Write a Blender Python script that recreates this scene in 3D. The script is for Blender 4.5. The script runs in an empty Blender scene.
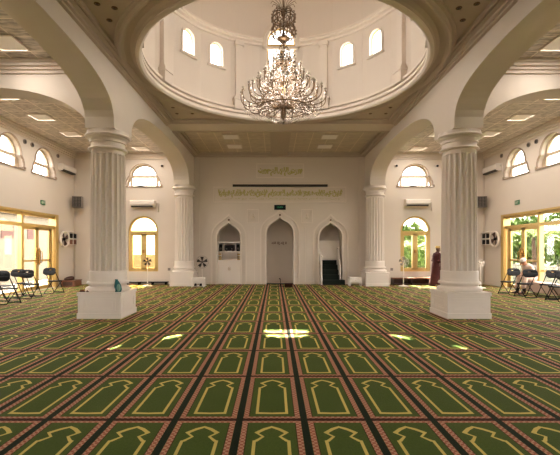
import bpy, math, random
from mathutils import Vector, Matrix
random.seed(7)
R = math.radians; PI = math.pi
sc = bpy.context.scene
COL = sc.collection
# ------------------------------------------------------------ camera
cam = bpy.data.cameras.new('camera'); camo = bpy.data.objects.new('camera', cam); COL.objects.link(camo)
F = 395.0
cam.sensor_fit = 'HORIZONTAL'; cam.sensor_width = 36.0; cam.lens = 36.0 * F / 560
cam.shift_x = (280 - 274.5) / 560; cam.shift_y = (249.5 - 227.5) / 560
camo.location = (-0.22, 0, 1.58); camo.rotation_euler = (PI / 2, 0, 0)
cam.clip_start = 0.05; cam.clip_end = 300
sc.camera = camo
# ------------------------------------------------------------ colour management, world, sun
sc.view_settings.view_transform = 'Standard'; sc.view_settings.look = 'None'
sc.view_settings.gamma = 1.0; sc.view_settings.use_curve_mapping = False
sc.view_settings.exposure = 1.48
try:
    sc.cycles.use_denoising = True; sc.cycles.max_bounces = 12; sc.cycles.diffuse_bounces = 7
    sc.cycles.transparent_max_bounces = 12; sc.cycles.use_light_tree = False; sc.cycles.caustics_reflective = False; sc.cycles.caustics_refractive = False
    sc.cycles.sample_clamp_indirect = 6; sc.cycles.use_adaptive_sampling = False; bpy.data.worlds[0].cycles.sampling_method = 'AUTOMATIC' if bpy.data.worlds else None
except Exception: pass
SKY = 4.6
world = bpy.data.worlds.new('sky'); sc.world = world; world.use_nodes = True
wn = world.node_tree; bgn = wn.nodes['Background']
bgn.inputs[0].default_value = (1.0, 0.94, 0.90, 1); bgn.inputs[1].default_value = SKY
sun = bpy.data.lights.new('sun', 'SUN'); sun.energy = 30; sun.angle = R(0.6); sun.color = (1.0, 0.93, 0.75)
suno = bpy.data.objects.new('sun', sun); COL.objects.link(suno)
suno.rotation_euler = (-R(34), 0, 0); suno.location = (0, 30, 30)

# ------------------------------------------------------------ room numbers
XW = 9.35       # side walls
YB = 18.0       # back (mihrab) wall
YF = -3.0       # wall behind the camera
ZC = 5.82       # lowest ceiling band
ZP = 5.93       # recessed ceiling panels
XA, XO = 3.88, 4.54   # arcade wall faces
YC = 9.6        # dome centre
AX = 6.95       # aisle centre

def area(name, loc, rot, sx, sy, energy=0, portal=False, color=(1, .86, .7)):
    l = bpy.data.lights.new(name, 'AREA'); l.shape = 'RECTANGLE'; l.size = sx; l.size_y = sy; l.energy = energy; l.color = color
    o = bpy.data.objects.new(name, l); COL.objects.link(o); o.location = loc; o.rotation_euler = rot
    if portal: l.cycles.is_portal = True
    return o
# daylight portals in the openings
area('portal_left', (-XW - .35, 13.7, 1.5), (0, -PI / 2, 0), 3.0, 5.9, 1, True)
area('portal_right', (XW + .35, 13.7, 1.5), (0, PI / 2, 0), 3.0, 5.9, 1, True)
area('portal_left_near', (-XW - .35, 3.0, 1.5), (0, -PI / 2, 0), 3.0, 5.9, 1, True)
area('portal_right_near', (XW + .35, 3.0, 1.5), (0, PI / 2, 0), 3.0, 5.9, 1, True)
area('portal_rear', (0, YF - .35, 1.4), (PI / 2, 0, 0), 3.6, 2.8, 1, True)
for sx in (-1, 1):
    area('portal_back_low', (sx * 6.2, YB + .35, 1.85), (-PI / 2, 0, 0), 1.4, 2.6, 1, True)
    area('portal_back_high', (sx * 6.2, YB + .35, 4.97), (-PI / 2, 0, 0), 1.7, 1.1, 1, True)
    for py in (2.9, 4.9, 13.6, 15.65): area('portal_side_high', (sx * (XW + .35), py, 5.03), (0, sx * PI / 2, 0), 1.15, 1.7, 1, True)
for q_ in (0, 90, 180, 270): area('portal_drum', (math.sin(R(q_)) * 3.6, YC + math.cos(R(q_)) * 3.6, 8.2), (-PI / 2, 0, -R(q_)), 1.0, 1.4, 1, True)
for q_ in (37, 54.5, 125.5, 143, -37, -54.5, -125.5, -143): area('portal_drum', (math.sin(R(q_)) * 3.65, YC + math.cos(R(q_)) * 3.65, 7.66), (-PI / 2, 0, -R(q_)), .5, .8, 1, True)

# ------------------------------------------------------------ materials
def newmat(name):
    m = bpy.data.materials.new(name); m.use_nodes = True
    nt = m.node_tree; return m, nt, nt.nodes['Principled BSDF']
def mat(name, col, rough=.6, metal=0, noise=0, nscale=6, bump=0, bscale=60, spec=.4, emit=None, estr=0):
    m, nt, b = newmat(name)
    b.inputs['Base Color'].default_value = (*col, 1); b.inputs['Roughness'].default_value = rough
    b.inputs['Metallic'].default_value = metal
    b.inputs['Specular IOR Level'].default_value = spec
    if emit: b.inputs['Emission Color'].default_value = (*emit, 1); b.inputs['Emission Strength'].default_value = estr
    tc = nt.nodes.new('ShaderNodeTexCoord')
    if noise:
        n = nt.nodes.new('ShaderNodeTexNoise'); n.inputs['Scale'].default_value = nscale; n.inputs['Detail'].default_value = 4
        nt.links.new(tc.outputs['Object'], n.inputs['Vector'])
        mx = nt.nodes.new('ShaderNodeMix'); mx.data_type = 'RGBA'
        mx.inputs[6].default_value = (*[c * (1 - noise) for c in col], 1); mx.inputs[7].default_value = (*[min(1, c * (1 + noise)) for c in col], 1)
        nt.links.new(n.outputs['Fac'], mx.inputs[0]); nt.links.new(mx.outputs[2], b.inputs['Base Color'])
    if bump:
        n = nt.nodes.new('ShaderNodeTexNoise'); n.inputs['Scale'].default_value = bscale; n.inputs['Detail'].default_value = 3
        nt.links.new(tc.outputs['Object'], n.inputs['Vector'])
        bp = nt.nodes.new('ShaderNodeBump'); bp.inputs['Strength'].default_value = bump; bp.inputs['Distance'].default_value = .01
        nt.links.new(n.outputs['Fac'], bp.inputs['Height']); nt.links.new(bp.outputs[0], b.inputs['Normal'])
    return m
M = {}
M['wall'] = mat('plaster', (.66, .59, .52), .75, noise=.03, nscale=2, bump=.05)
M['trim'] = mat('painted_moulding', (.65, .57, .485), .55, noise=.02)
M['relief'] = mat('lightened_relief_moulding', (.73, .655, .58), .5)  # lighter than the wall, standing in for light catching the relief
M['column'] = mat('column_paint', (.75, .68, .62), .4, noise=.03, nscale=4)
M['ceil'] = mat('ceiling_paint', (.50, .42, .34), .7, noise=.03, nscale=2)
M['dome'] = mat('dome_paint', (.66, .59, .52), .7)
M['gold'] = mat('gold_anodised_frame', (.58, .405, .15), .36, metal=.45, noise=.06)
M['surround'] = mat('brown_window_surround', (.33, .25, .185), .5)
M['gold_dark'] = mat('ornate_gold', (.40, .22, .06), .35, metal=.7)
M['white'] = mat('white_plastic', (.80, .74, .68), .4)
M['frame_white'] = mat('cream_window_frame', (.55, .44, .32), .45)
M['black'] = mat('black_metal', (.010, .010, .011), .6, spec=.12)
M['black_plastic'] = mat('black_plastic', (.010, .010, .011), .65, spec=.12)
M['dark'] = mat('dark_interior', (.03, .025, .02), .6)
M['grey'] = mat('grey_box', (.23, .20, .18), .6)
M['brown'] = mat('brown_wood', (.16, .055, .025), .5, noise=.3, nscale=12)
M['leather'] = mat('brown_leather', (.05, .018, .01), .45)
M['bronze'] = mat('chandelier_bronze', (.16, .10, .055), .32, metal=.75)
M['ivory'] = mat('candle_sleeve', (.50, .44, .36), .4)
M['callig'] = mat('gilt_green_lettering', (.46, .42, .14), .45, metal=.2)
M['letters'] = mat('brown_lettering', (.15, .07, .03), .5)
M['panel'] = mat('ceiling_light_diffuser', (.80, .74, .66), .35, emit=(1, .85, .68), estr=.02)
M['green_carpet'] = mat('dark_stair_carpet', (.008, .014, .010), .95, noise=.3, nscale=40)
M['chalk'] = mat('white_enamel', (.80, .72, .64), .35)
M['teal'] = mat('teal_cloth', (.015, .11, .12), .7, noise=.5, nscale=20)
M['paleteal'] = mat('pale_teal_cloth', (.20, .36, .30), .7)
M['skin'] = mat('skin', (.10, .045, .025), .55)
M['skin2'] = mat('skin_light', (.30, .13, .08), .55)
M['maroon'] = mat('maroon_robe', (.06, .010, .010), .85, noise=.2, nscale=8)
M['mauve'] = mat('mauve_cloth', (.30, .19, .18), .85)
M['cream_cloth'] = mat('cream_robe', (.62, .46, .38), .85, noise=.1)
M['whitecap'] = mat('white_cap', (.80, .72, .66), .8)
M['goldcap'] = mat('yellow_cap', (.50, .36, .12), .8)
M['trouser'] = mat('dark_trouser', (.025, .018, .016), .85)
M['outwall'] = mat('outdoor_wall', (.17, .148, .115), .9, noise=.08)
M['outpink'] = mat('outdoor_terracotta', (.10, .05, .045), .9)
M['outgreen'] = mat('lawn', (.02, .032, .006), .95, noise=.3, nscale=3)
M['palm'] = mat('palm_leaf', (.085, .135, .003), .6, noise=.5, nscale=3)
M['palmtrunk'] = mat('palm_trunk', (.06, .035, .02), .9, noise=.3)
M['pave'] = mat('outdoor_paving', (.18, .155, .125), .9, noise=.1)
M['fencewhite'] = mat('white_fence_paint', (.16, .15, .135), .7)

def exitmat():
    return mat('exit_sign_green', (.03, .14, .06), .4, emit=(.1, .5, .2), estr=.02)
M['exit'] = exitmat()
M['led'] = mat('led_green', (.02, .2, .08), .4, emit=(.08, .9, .35), estr=.06)

def glassmat(name, fac, tint=(1, 1, 1)):
    m = bpy.data.materials.new(name); m.use_nodes = True; nt = m.node_tree; nt.nodes.clear()
    out = nt.nodes.new('ShaderNodeOutputMaterial'); mx = nt.nodes.new('ShaderNodeMixShader')
    t = nt.nodes.new('ShaderNodeBsdfTransparent'); g = nt.nodes.new('ShaderNodeBsdfGlossy')
    t.inputs[0].default_value = (*tint, 1); g.inputs['Roughness'].default_value = .03; mx.inputs[0].default_value = fac
    nt.links.new(t.outputs[0], mx.inputs[1]); nt.links.new(g.outputs[0], mx.inputs[2]); nt.links.new(mx.outputs[0], out.inputs[0])
    return m
M['glass'] = glassmat('window_glass', .06, (.97, .97, .95))
M['glass_yellow'] = glassmat('amber_tinted_glass', .05, (1.0, .88, .62))
def crystalmat():
    m = bpy.data.materials.new('cut_crystal'); m.use_nodes = True; nt = m.node_tree; nt.nodes.clear()
    out = nt.nodes.new('ShaderNodeOutputMaterial'); mx = nt.nodes.new('ShaderNodeMixShader')
    t = nt.nodes.new('ShaderNodeBsdfTransparent'); g = nt.nodes.new('ShaderNodeBsdfGlossy')
    t.inputs[0].default_value = (.93, .90, .86, 1); g.inputs['Roughness'].default_value = .05; mx.inputs[0].default_value = .62
    g.inputs[0].default_value = (.50, .46, .42, 1)
    nt.links.new(t.outputs[0], mx.inputs[1]); nt.links.new(g.outputs[0], mx.inputs[2]); nt.links.new(mx.outputs[0], out.inputs[0])
    return m
M['crystal'] = crystalmat()

class NT:
    def __init__(s, nt): s.nt = nt
    def val(s, x, sock):
        if isinstance(x, (int, float)): sock.default_value = x
        else: s.nt.links.new(x, sock)
    def m(s, op, a, b=None, c=None):
        n = s.nt.nodes.new('ShaderNodeMath'); n.operation = op
        s.val(a, n.inputs[0])
        if b is not None: s.val(b, n.inputs[1])
        if c is not None: s.val(c, n.inputs[2])
        return n.outputs[0]
    def mix(s, f, a, b):
        n = s.nt.nodes.new('ShaderNodeMix'); n.data_type = 'RGBA'; s.val(f, n.inputs[0])
        for x, i in ((a, 6), (b, 7)):
            if isinstance(x, tuple): n.inputs[i].default_value = (*x, 1)
            else: s.nt.links.new(x, n.inputs[i])
        return n.outputs[2]
    def curve(s, x, pts):
        n = s.nt.nodes.new('ShaderNodeFloatCurve'); c = n.mapping.curves[0]
        while len(c.points) < len(pts): c.points.new(0.5, 0.5)
        for p, q in zip(c.points, pts): p.location = q; p.handle_type = 'VECTOR'
        n.mapping.update(); s.val(x, n.inputs[1]); return n.outputs[0]

PW, PL, PX0, PY0 = 0.597, 1.257, -0.245, 3.669      # prayer-mat pitch and phase
def carpetmat():
    m, nt, b = newmat('prayer_carpet'); k = NT(nt)
    tc = nt.nodes.new('ShaderNodeTexCoord'); sp = nt.nodes.new('ShaderNodeSeparateXYZ'); nt.links.new(tc.outputs['Object'], sp.inputs[0])
    X, Y = sp.outputs[0], sp.outputs[1]
    u = k.m('SUBTRACT', k.m('FRACT', k.m('ADD', k.m('DIVIDE', k.m('SUBTRACT', X, PX0), PW), 100.5)), .5)   # -0.5..0.5 from the column's centre
    au = k.m('ABSOLUTE', u)
    v = k.m('FRACT', k.m('ADD', k.m('DIVIDE', k.m('SUBTRACT', Y, PY0), PL), 100))
    g1 = k.curve(v, [(0, 0), (.098, 0), (.100, .262), (.672, .262), (.680, .262), (.683, .235), (.735, .142), (.795, .25), (.86, .12), (.893, 0), (1, 0)])
    g2 = k.curve(v, [(0, 0), (.128, 0), (.130, .216), (.665, .216), (.668, .195), (.735, .098), (.782, .18), (.795, .165), (.83, .095), (.865, 0), (1, 0)])
    yel = k.m('MULTIPLY', k.m('LESS_THAN', au, g1), k.m('GREATER_THAN', au, k.m('MAXIMUM', g2, 0.0)))
    # where the inner profile is closed every point inside the outer one belongs to the line
    edge = k.m('SUBTRACT', .5, au)                          # distance from the strip between columns, in pitches
    vm = k.m('MULTIPLY', k.m('MINIMUM', v, k.m('SUBTRACT', 1.0, v)), PL)   # metres from the row joint
    dark = k.m('LESS_THAN', edge, .052)
    pinkx = k.m('MULTIPLY', k.m('GREATER_THAN', edge, .056), k.m('LESS_THAN', edge, .135))
    pinky = k.m('MULTIPLY', k.m('GREATER_THAN', vm, .028), k.m('LESS_THAN', vm, .066))
    joint = k.m('LESS_THAN', vm, .028)
    inner = k.m('MULTIPLY', k.m('GREATER_THAN', edge, .135), k.m('LESS_THAN', edge, .15))
    ch = nt.nodes.new('ShaderNodeTexChecker'); ch.inputs['Scale'].default_value = 38
    nt.links.new(tc.outputs['Object'], ch.inputs[0])
    vo = nt.nodes.new('ShaderNodeTexVoronoi'); vo.inputs['Scale'].default_value = 45; nt.links.new(tc.outputs['Object'], vo.inputs['Vector'])
    pink = k.mix(k.m('MULTIPLY', ch.outputs['Fac'], .75), (.31, .10, .06), (.56, .33, .22))
    ns = nt.nodes.new('ShaderNodeTexNoise'); ns.inputs['Scale'].default_value = 55; ns.inputs['Detail'].default_value = 3
    nt.links.new(tc.outputs['Object'], ns.inputs['Vector'])
    ns2 = nt.nodes.new('ShaderNodeTexNoise'); ns2.inputs['Scale'].default_value = 2.2; nt.links.new(tc.outputs['Object'], ns2.inputs['Vector'])
    green = k.mix(k.m('ADD', k.m('MULTIPLY', ns.outputs['Fac'], .7), k.m('MULTIPLY', ns2.outputs['Fac'], .3)), (.030, .060, .008), (.088, .130, .024))
    c = k.mix(yel, green, (.62, .50, .14))
    c = k.mix(inner, c, (.045, .035, .008))
    c = k.mix(pinkx, c, pink); c = k.mix(pinky, c, pink)
    c = k.mix(joint, c, (.040, .008, .006))
    c = k.mix(dark, c, (.003, .010, .004))
    nt.links.new(c, b.inputs['Base Color']); b.inputs['Roughness'].default_value = .75; b.inputs['Specular IOR Level'].default_value = .05
    b.inputs['Sheen Weight'].default_value = .03; b.inputs['Sheen Tint'].default_value = (.9, .8, .5, 1)
    n3 = nt.nodes.new('ShaderNodeTexNoise'); n3.inputs['Scale'].default_value = 160; nt.links.new(tc.outputs['Object'], n3.inputs['Vector'])
    bp = nt.nodes.new('ShaderNodeBump'); bp.inputs['Strength'].default_value = .5; bp.inputs['Distance'].default_value = .008
    nt.links.new(n3.outputs['Fac'], bp.inputs['Height']); nt.links.new(bp.outputs[0], b.inputs['Normal'])
    return m
M['carpet'] = carpetmat()

def tilemat(name, c1, c2, pitch, leaf=9.0):
    m, nt, b = newmat(name); k = NT(nt)
    tc = nt.nodes.new('ShaderNodeTexCoord'); sp = nt.nodes.new('ShaderNodeSeparateXYZ'); nt.links.new(tc.outputs['Object'], sp.inputs[0])
    def line(s, w):
        f = k.m('FRACT', k.m('ADD', k.m('DIVIDE', s, pitch), 100)); return k.m('LESS_THAN', k.m('MINIMUM', f, k.m('SUBTRACT', 1, f)), w)
    g = k.m('MAXIMUM', line(sp.outputs[0], .022), line(sp.outputs[1], .022))
    vo = nt.nodes.new('ShaderNodeTexVoronoi'); vo.feature = 'SMOOTH_F1'; vo.inputs['Scale'].default_value = leaf
    nt.links.new(tc.outputs['Object'], vo.inputs['Vector'])
    wv = nt.nodes.new('ShaderNodeTexWave'); wv.wave_type = 'RINGS'; wv.inputs['Scale'].default_value = leaf * .45; wv.inputs['Distortion'].default_value = 9; wv.inputs['Detail'].default_value = 3
    nt.links.new(tc.outputs['Object'], wv.inputs['Vector'])
    h = k.m('ADD', k.m('MULTIPLY', vo.outputs['Distance'], .8), k.m('MULTIPLY', wv.outputs['Fac'], .4))
    col = k.mix(k.m('MULTIPLY', h, 1.1), c1, c2); col = k.mix(g, col, tuple(min(1, x * 1.25) for x in c2))
    nt.links.new(col, b.inputs['Base Color']); b.inputs['Roughness'].default_value = .45
    bp = nt.nodes.new('ShaderNodeBump'); bp.inputs['Strength'].default_value = .6; bp.inputs['Distance'].default_value = .02
    nt.links.new(k.m('ADD', h, k.m('MULTIPLY', g, .6)), bp.inputs['Height']); nt.links.new(bp.outputs[0], b.inputs['Normal'])
    return m
M['tin'] = tilemat('pressed_ceiling_tiles', (.20, .165, .135), (.66, .58, .50), .62, 6.5)
M['tin_nave'] = tilemat('pressed_ceiling_tiles_nave', (.44, .36, .27), (.60, .51, .39), .62, 5)

# ------------------------------------------------------------ mesh builder
class MB:
    def __init__(s): s.v = []; s.f = []; s.sm = []
    def add(s, vs, fs, smooth=False, mtx=None):
        o = len(s.v)
        for p in vs: s.v.append(tuple(mtx @ Vector(p)) if mtx else tuple(p))
        for q in fs: s.f.append([o + i for i in q]); s.sm.append(smooth)
        return s
    def box(s, x0, x1, y0, y1, z0, z1, mtx=None):
        vs = [(x0, y0, z0), (x1, y0, z0), (x1, y1, z0), (x0, y1, z0), (x0, y0, z1), (x1, y0, z1), (x1, y1, z1), (x0, y1, z1)]
        return s.add(vs, [(0, 3, 2, 1), (4, 5, 6, 7), (0, 1, 5, 4), (1, 2, 6, 5), (2, 3, 7, 6), (3, 0, 4, 7)], mtx=mtx)
    def lathe(s, prof, c=(0, 0, 0), seg=32, a0=0.0, a1=2 * PI, mod=None, smooth=True, mtx=None):
        full = abs(a1 - a0 - 2 * PI) < 1e-6; n = seg if full else seg + 1
        vs = []
        for (r, z) in prof:
            for i in range(n):
                a = a0 + (a1 - a0) * i / seg; rr = r * (mod(i) if mod else 1)
                vs.append((c[0] + rr * math.cos(a), c[1] + rr * math.sin(a), c[2] + z))
        fs = []
        for j in range(len(prof) - 1):
            for i in range(seg):
                k = (i + 1) % n
                fs.append((j * n + i, j * n + k, (j + 1) * n + k, (j + 1) * n + i))
        if full:
            if prof[0][0] > 1e-4: fs.append(tuple(range(n))[::-1])
            if prof[-1][0] > 1e-4: fs.append(tuple((len(prof) - 1) * n + i for i in range(n)))
        return s.add(vs, fs, smooth, mtx)
    def ring(s, prof, c, seg=96, a0=0.0, a1=2 * PI, smooth=False):
        """closed profile swept round: no caps"""
        full = abs(a1 - a0 - 2 * PI) < 1e-6; n = seg if full else seg + 1; m = len(prof)
        vs = [(c[0] + r * math.cos(a0 + (a1 - a0) * i / seg), c[1] + r * math.sin(a0 + (a1 - a0) * i / seg), c[2] + z) for (r, z) in prof for i in range(n)]
        fs = [(j * n + i, j * n + (i + 1) % n, ((j + 1) % m) * n + (i + 1) % n, ((j + 1) % m) * n + i) for j in range(m) for i in range(seg)]
        if not full: fs += [tuple(j * n for j in range(m)), tuple(j * n + n - 1 for j in range(m))[::-1]]
        return s.add(vs, fs, smooth)
    def tube(s, pts, r, seg=6, cap=True, mtx=None):
        pts = [Vector(p) for p in pts]; n = len(pts); rs = r if isinstance(r, (list, tuple)) else [r] * n
        vs = []; up = Vector((0, 0, 1)); prev = None
        for i, p in enumerate(pts):
            t = (pts[min(i + 1, n - 1)] - pts[max(i - 1, 0)])
            if t.length < 1e-9: t = Vector((0, 0, 1))
            t.normalize()
            a = prev if prev is not None else (Vector((1, 0, 0)) if abs(t.z) > .9 else up)
            a = (a - t * a.dot(t))
            if a.length < 1e-5: a = t.orthogonal()
            a.normalize(); prev = a; b = t.cross(a)
            for k in range(seg):
                q = 2 * PI * k / seg; vs.append(p + (a * math.cos(q) + b * math.sin(q)) * rs[i])
        fs = [(i * seg + k, i * seg + (k + 1) % seg, (i + 1) * seg + (k + 1) % seg, (i + 1) * seg + k) for i in range(n - 1) for k in range(seg)]
        if cap: fs += [tuple(range(seg))[::-1], tuple((n - 1) * seg + k for k in range(seg))]
        return s.add(vs, fs, seg > 4, mtx)
    def ball(s, c, r, seg=12, rings=8, mtx=None):
        rx, ry, rz = r if isinstance(r, (list, tuple)) else (r, r, r)
        vs = [(c[0], c[1], c[2] - rz)]
        for j in range(1, rings):
            a = -PI / 2 + PI * j / rings
            for i in range(seg):
                b = 2 * PI * i / seg; vs.append((c[0] + rx * math.cos(a) * math.cos(b), c[1] + ry * math.cos(a) * math.sin(b), c[2] + rz * math.sin(a)))
        vs.append((c[0], c[1], c[2] + rz)); fs = []
        for i in range(seg):
            k = (i + 1) % seg; fs.append((0, 1 + k, 1 + i))
            for j in range(rings - 2): fs.append((1 + j * seg + i, 1 + j * seg + k, 1 + (j + 1) * seg + k, 1 + (j + 1) * seg + i))
            fs.append((len(vs) - 1, 1 + (rings - 2) * seg + i, 1 + (rings - 2) * seg + k))
        return s.add(vs, fs, True, mtx)
    def diamond(s, c, r, h):
        x, y, z = c
        return s.add([(x, y, z - h), (x + r, y, z), (x, y + r, z), (x - r, y, z), (x, y - r, z), (x, y, z + h)],
                     [(0, 2, 1), (0, 3, 2), (0, 4, 3), (0, 1, 4), (5, 1, 2), (5, 2, 3), (5, 3, 4), (5, 4, 1)])
    def loft(s, secs, seg=16):
        """secs: (cx, cy, z, rx, ry)"""
        vs = []
        for (cx, cy, z, rx, ry) in secs:
            for i in range(seg):
                a = 2 * PI * i / seg; vs.append((cx + rx * math.cos(a), cy + ry * math.sin(a), z))
        n = len(secs)
        fs = [(j * seg + i, j * seg + (i + 1) % seg, (j + 1) * seg + (i + 1) % seg, (j + 1) * seg + i) for j in range(n - 1) for i in range(seg)]
        fs += [tuple(range(seg))[::-1], tuple((n - 1) * seg + i for i in range(seg))]
        return s.add(vs, fs, True)
    def mesh(s, mesh, mtx=None, smooth=False):
        return s.add([v.co[:] for v in mesh.vertices], [tuple(p.vertices) for p in mesh.polygons], smooth, mtx)
    def build(s, name, m, parent=None, bevel=0):
        me = bpy.data.meshes.new(name); me.from_pydata(s.v, [], s.f); me.materials.append(m)
        me.polygons.foreach_set('use_smooth', s.sm); me.update(); me.validate()
        o = bpy.data.objects.new(name, me); COL.objects.link(o)
        if parent: o.parent = parent
        if bevel:
            b = o.modifiers.new('bevel', 'BEVEL'); b.width = bevel; b.segments = 2; b.limit_method = 'ANGLE'
        return o

def tag(o, label, cat, group=None):
    o['label'] = label; o['category'] = cat
    if group: o['group'] = group
    return o
def thing(name, label, cat, loc=(0, 0, 0), rz=0, group=None):
    o = bpy.data.objects.new(name, None); COL.objects.link(o); o.location = loc; o.rotation_euler = (0, 0, rz); o.empty_display_size = .1
    return tag(o, label, cat, group)
def st(o): o['kind'] = 'structure'; return o
def copy_tree(o, parent=None):
    c = o.copy(); COL.objects.link(c)
    if parent is not None: c.parent = parent
    for ch in list(o.children): copy_tree(ch, c)
    return c
def dup(root, loc, rz=0, label=None):
    c = copy_tree(root); c.location = loc; c.rotation_euler = (0, 0, rz)
    if label: c['label'] = label
    return c

def slab(outer, holes, t):
    """2-D polygon with holes extruded +-t/2; returns a mesh in (u, v, w)"""
    cu = bpy.data.curves.new('tmp', 'CURVE'); cu.dimensions = '2D'; cu.fill_mode = 'BOTH'; cu.extrude = t / 2
    for poly in [outer] + holes:
        sp = cu.splines.new('POLY'); sp.points.add(len(poly) - 1); sp.use_cyclic_u = True
        for p, q in zip(sp.points, poly): p.co = (q[0], q[1], 0, 1)
    o = bpy.data.objects.new('tmp', cu); COL.objects.link(o); bpy.context.view_layer.update()
    me = bpy.data.meshes.new_from_object(o.evaluated_get(bpy.context.evaluated_depsgraph_get()))
    bpy.data.objects.remove(o); bpy.data.curves.remove(cu)
    return me
def XZ(y): return Matrix(((1, 0, 0, 0), (0, 0, -1, y), (0, 1, 0, 0), (0, 0, 0, 1)))        # (u,v,w) -> (x=u, y=y-w, z=v)
def YZ(x): return Matrix(((0, 0, 1, x), (1, 0, 0, 0), (0, 1, 0, 0), (0, 0, 0, 1)))        # (u,v,w) -> (x=x+w, y=u, z=v)
def XY(z): return Matrix(((1, 0, 0, 0), (0, 1, 0, 0), (0, 0, 1, z), (0, 0, 0, 1)))
def rect(u0, u1, v0, v1): return [(u0, v0), (u1, v0), (u1, v1), (u0, v1)]
def arch(cu, hw, v0, vs, top=None, n=20):
    """round-headed opening: sill v0, springing vs"""
    h = hw if top is None else top - vs
    return [(cu - hw, v0), (cu + hw, v0)] + [(cu + hw * math.cos(PI * i / n), vs + h * math.sin(PI * i / n)) for i in range(n + 1)]
def ogee(cu, hw, v0, vs, apex, n=14):
    """pointed ogee head"""
    h = apex - vs; P = [(1, 0), (.985, .16), (.93, .33), (.83, .48), (.69, .61), (.52, .72), (.35, .80), (.20, .87), (.09, .935), (0, 1)]
    r = [(cu + hw * a, vs + h * b) for a, b in P]; l = [(cu - hw * a, vs + h * b) for a, b in P[:-1]][::-1]
    return [(cu - hw, v0), (cu + hw, v0)] + r + l
def lobed(cu, v0, zt=4.93, top=5.47, hw=.60, hb=.78, n=18):
    """upper window: half-round head that flares into small lobes above the sill"""
    s = (top - zt); pts = [(cu - hb - .06, v0), (cu + hb + .06, v0), (cu + hb + .06, v0 + .06), (cu + hb, v0 + .08)]
    lob = [(hb, v0 + .08), (hb - .015, v0 + .22), (hb - .06, v0 + .34), (hb - .13, zt - .03), (hw, zt)]
    pts += [(cu + a, b) for a, b in lob[1:]]
    pts += [(cu + hw * math.cos(PI * i / n), zt + s * math.sin(PI * i / n)) for i in range(1, n)]
    pts += [(cu - a, b) for a, b in lob[::-1]] + [(cu - hb - .06, v0 + .06)]
    return pts
def offset(poly, d):
    """simple outward offset of a polygon (d > 0 grows)"""
    n = len(poly); A = sum(poly[i][0] * poly[(i + 1) % n][1] - poly[(i + 1) % n][0] * poly[i][1] for i in range(n)); sg = 1 if A > 0 else -1
    out = []
    for i in range(n):
        p0, p1, p2 = Vector(poly[i - 1]), Vector(poly[i]), Vector(poly[(i + 1) % n])
        if (p1 - p0).length < 1e-6: p0 = Vector(poly[i - 2])
        if (p2 - p1).length < 1e-6: p2 = Vector(poly[(i + 2) % n])
        e1 = (p1 - p0).normalized(); e2 = (p2 - p1).normalized()
        n1 = Vector((e1.y, -e1.x)) * sg; n2 = Vector((e2.y, -e2.x)) * sg
        b = (n1 + n2)
        if b.length < 1e-4: b = n1
        b.normalize(); c = max(.5, b.dot(n1)); q = p1 + b * (d / c); out.append((q.x, q.y))
    return out

# ------------------------------------------------------------ structure: floor and carpet, walls
f = MB().box(-XW - .3, XW + .3, YF - .3, YB + 1.3, -.2, -.012).build('floor', M['wall']); st(f)
cp = MB().box(-XW, XW, YF, YB, -.012, 0).build('floor_carpet', M['carpet']); st(cp)

UPW = [13.6, 15.65]                    # upper side windows, world Y
DY0, DY1, DZ = 10.9, 16.58, 2.95       # glazed gold entrance in each side wall
def upper_open(): return [lobed(y, 4.50, 4.96, 5.57, .60, .76) for y in (3.0, 5.05, 11.0) for _ in (0,)] + [lobed(y, 4.50, 4.96, 5.57, .60, .76) for y in UPW]
for sd, nm in ((-1, 'left'), (1, 'right')):
    holes = [rect(DY0, DY1, 0.001, DZ), rect(.2, 5.9, 0.001, DZ)] + [lobed(y, 4.50, 4.96, 5.57, .60, .76) for y in (2.9, 4.9, *UPW)]
    holes[0] = rect(DY0, DY1, 0.02, DZ); holes[1] = rect(.2, 5.9, 0.02, DZ)
    me = slab(rect(YF, YB + .3, -.1, 6.2), holes, .3)
    b = MB().mesh(me, YZ(sd * (XW + .15)))
    st(b.build('wall_' + nm, M['wall']))
# back wall with niches and windows
NI = [(-2.30, .53, 2.79, 2.10), (.03, .615, 3.02, 2.30), (2.34, .52, 2.79, 2.10)]
holes = [ogee(c, hw, .02, vs, ap) for c, hw, ap, vs in NI]
for c in (-6.20, 6.20): holes += [arch(c, .68, .58, 2.43), lobed(c, 4.44)]
me = slab(rect(-XW - .3, XW + .3, -.1, 6.2), holes, .3)
st(MB().mesh(me, XZ(YB + .15)).build('wall_back', M['wall']))
# niche linings
nb = MB()
for i, (c, hw, ap, vs) in enumerate(NI):
    d = 1.1 if i == 1 else .9
    nb.box(c - hw - .12, c + hw + .12, YB + .3 + d - .1, YB + .3 + d, 0, 3.3)
    for s in (-1, 1): nb.box(min(c + s * (hw + .02), c + s * (hw + .12)), max(c + s * (hw + .02), c + s * (hw + .12)), YB + .3, YB + .3 + d, 0, 3.3)
    nb.box(c - hw - .12, c + hw + .12, YB + .3, YB + .3 + d, 3.2, 3.3)
    nb.box(c - hw - .12, c + hw + .12, YB + .02, YB + .3 + d, -.05, 0.0)
st(nb.build('wall_niche_lining', M['wall']))
# wall behind the camera: unseen glazed opening added to let in fill daylight
me = slab(rect(-XW - .3, XW + .3, -.1, 6.2), [rect(-1.725, 1.725, .05, 2.7)], .3)
st(MB().mesh(me, XZ(YF - .15)).build('wall_front', M['wall']))
fr = MB()
for i in range(1):
    x0 = -1.725
    for x in (x0, x0 + 1.7, x0 + 3.39): fr.box(x, x + .06, YF - .2, YF - .1, .05, 2.7)
    for z in (.05, 2.2, 2.64): fr.box(x0, x0 + 3.45, YF - .19, YF - .11, z, z + .06)
wf = st(fr.build('window_front', M['gold']))
gp = MB()
for i in range(1): gp.box(-1.725, 1.725, YF - .152, YF - .148, .05, 2.7)
gp.build('pane', M['glass'], wf)

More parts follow.
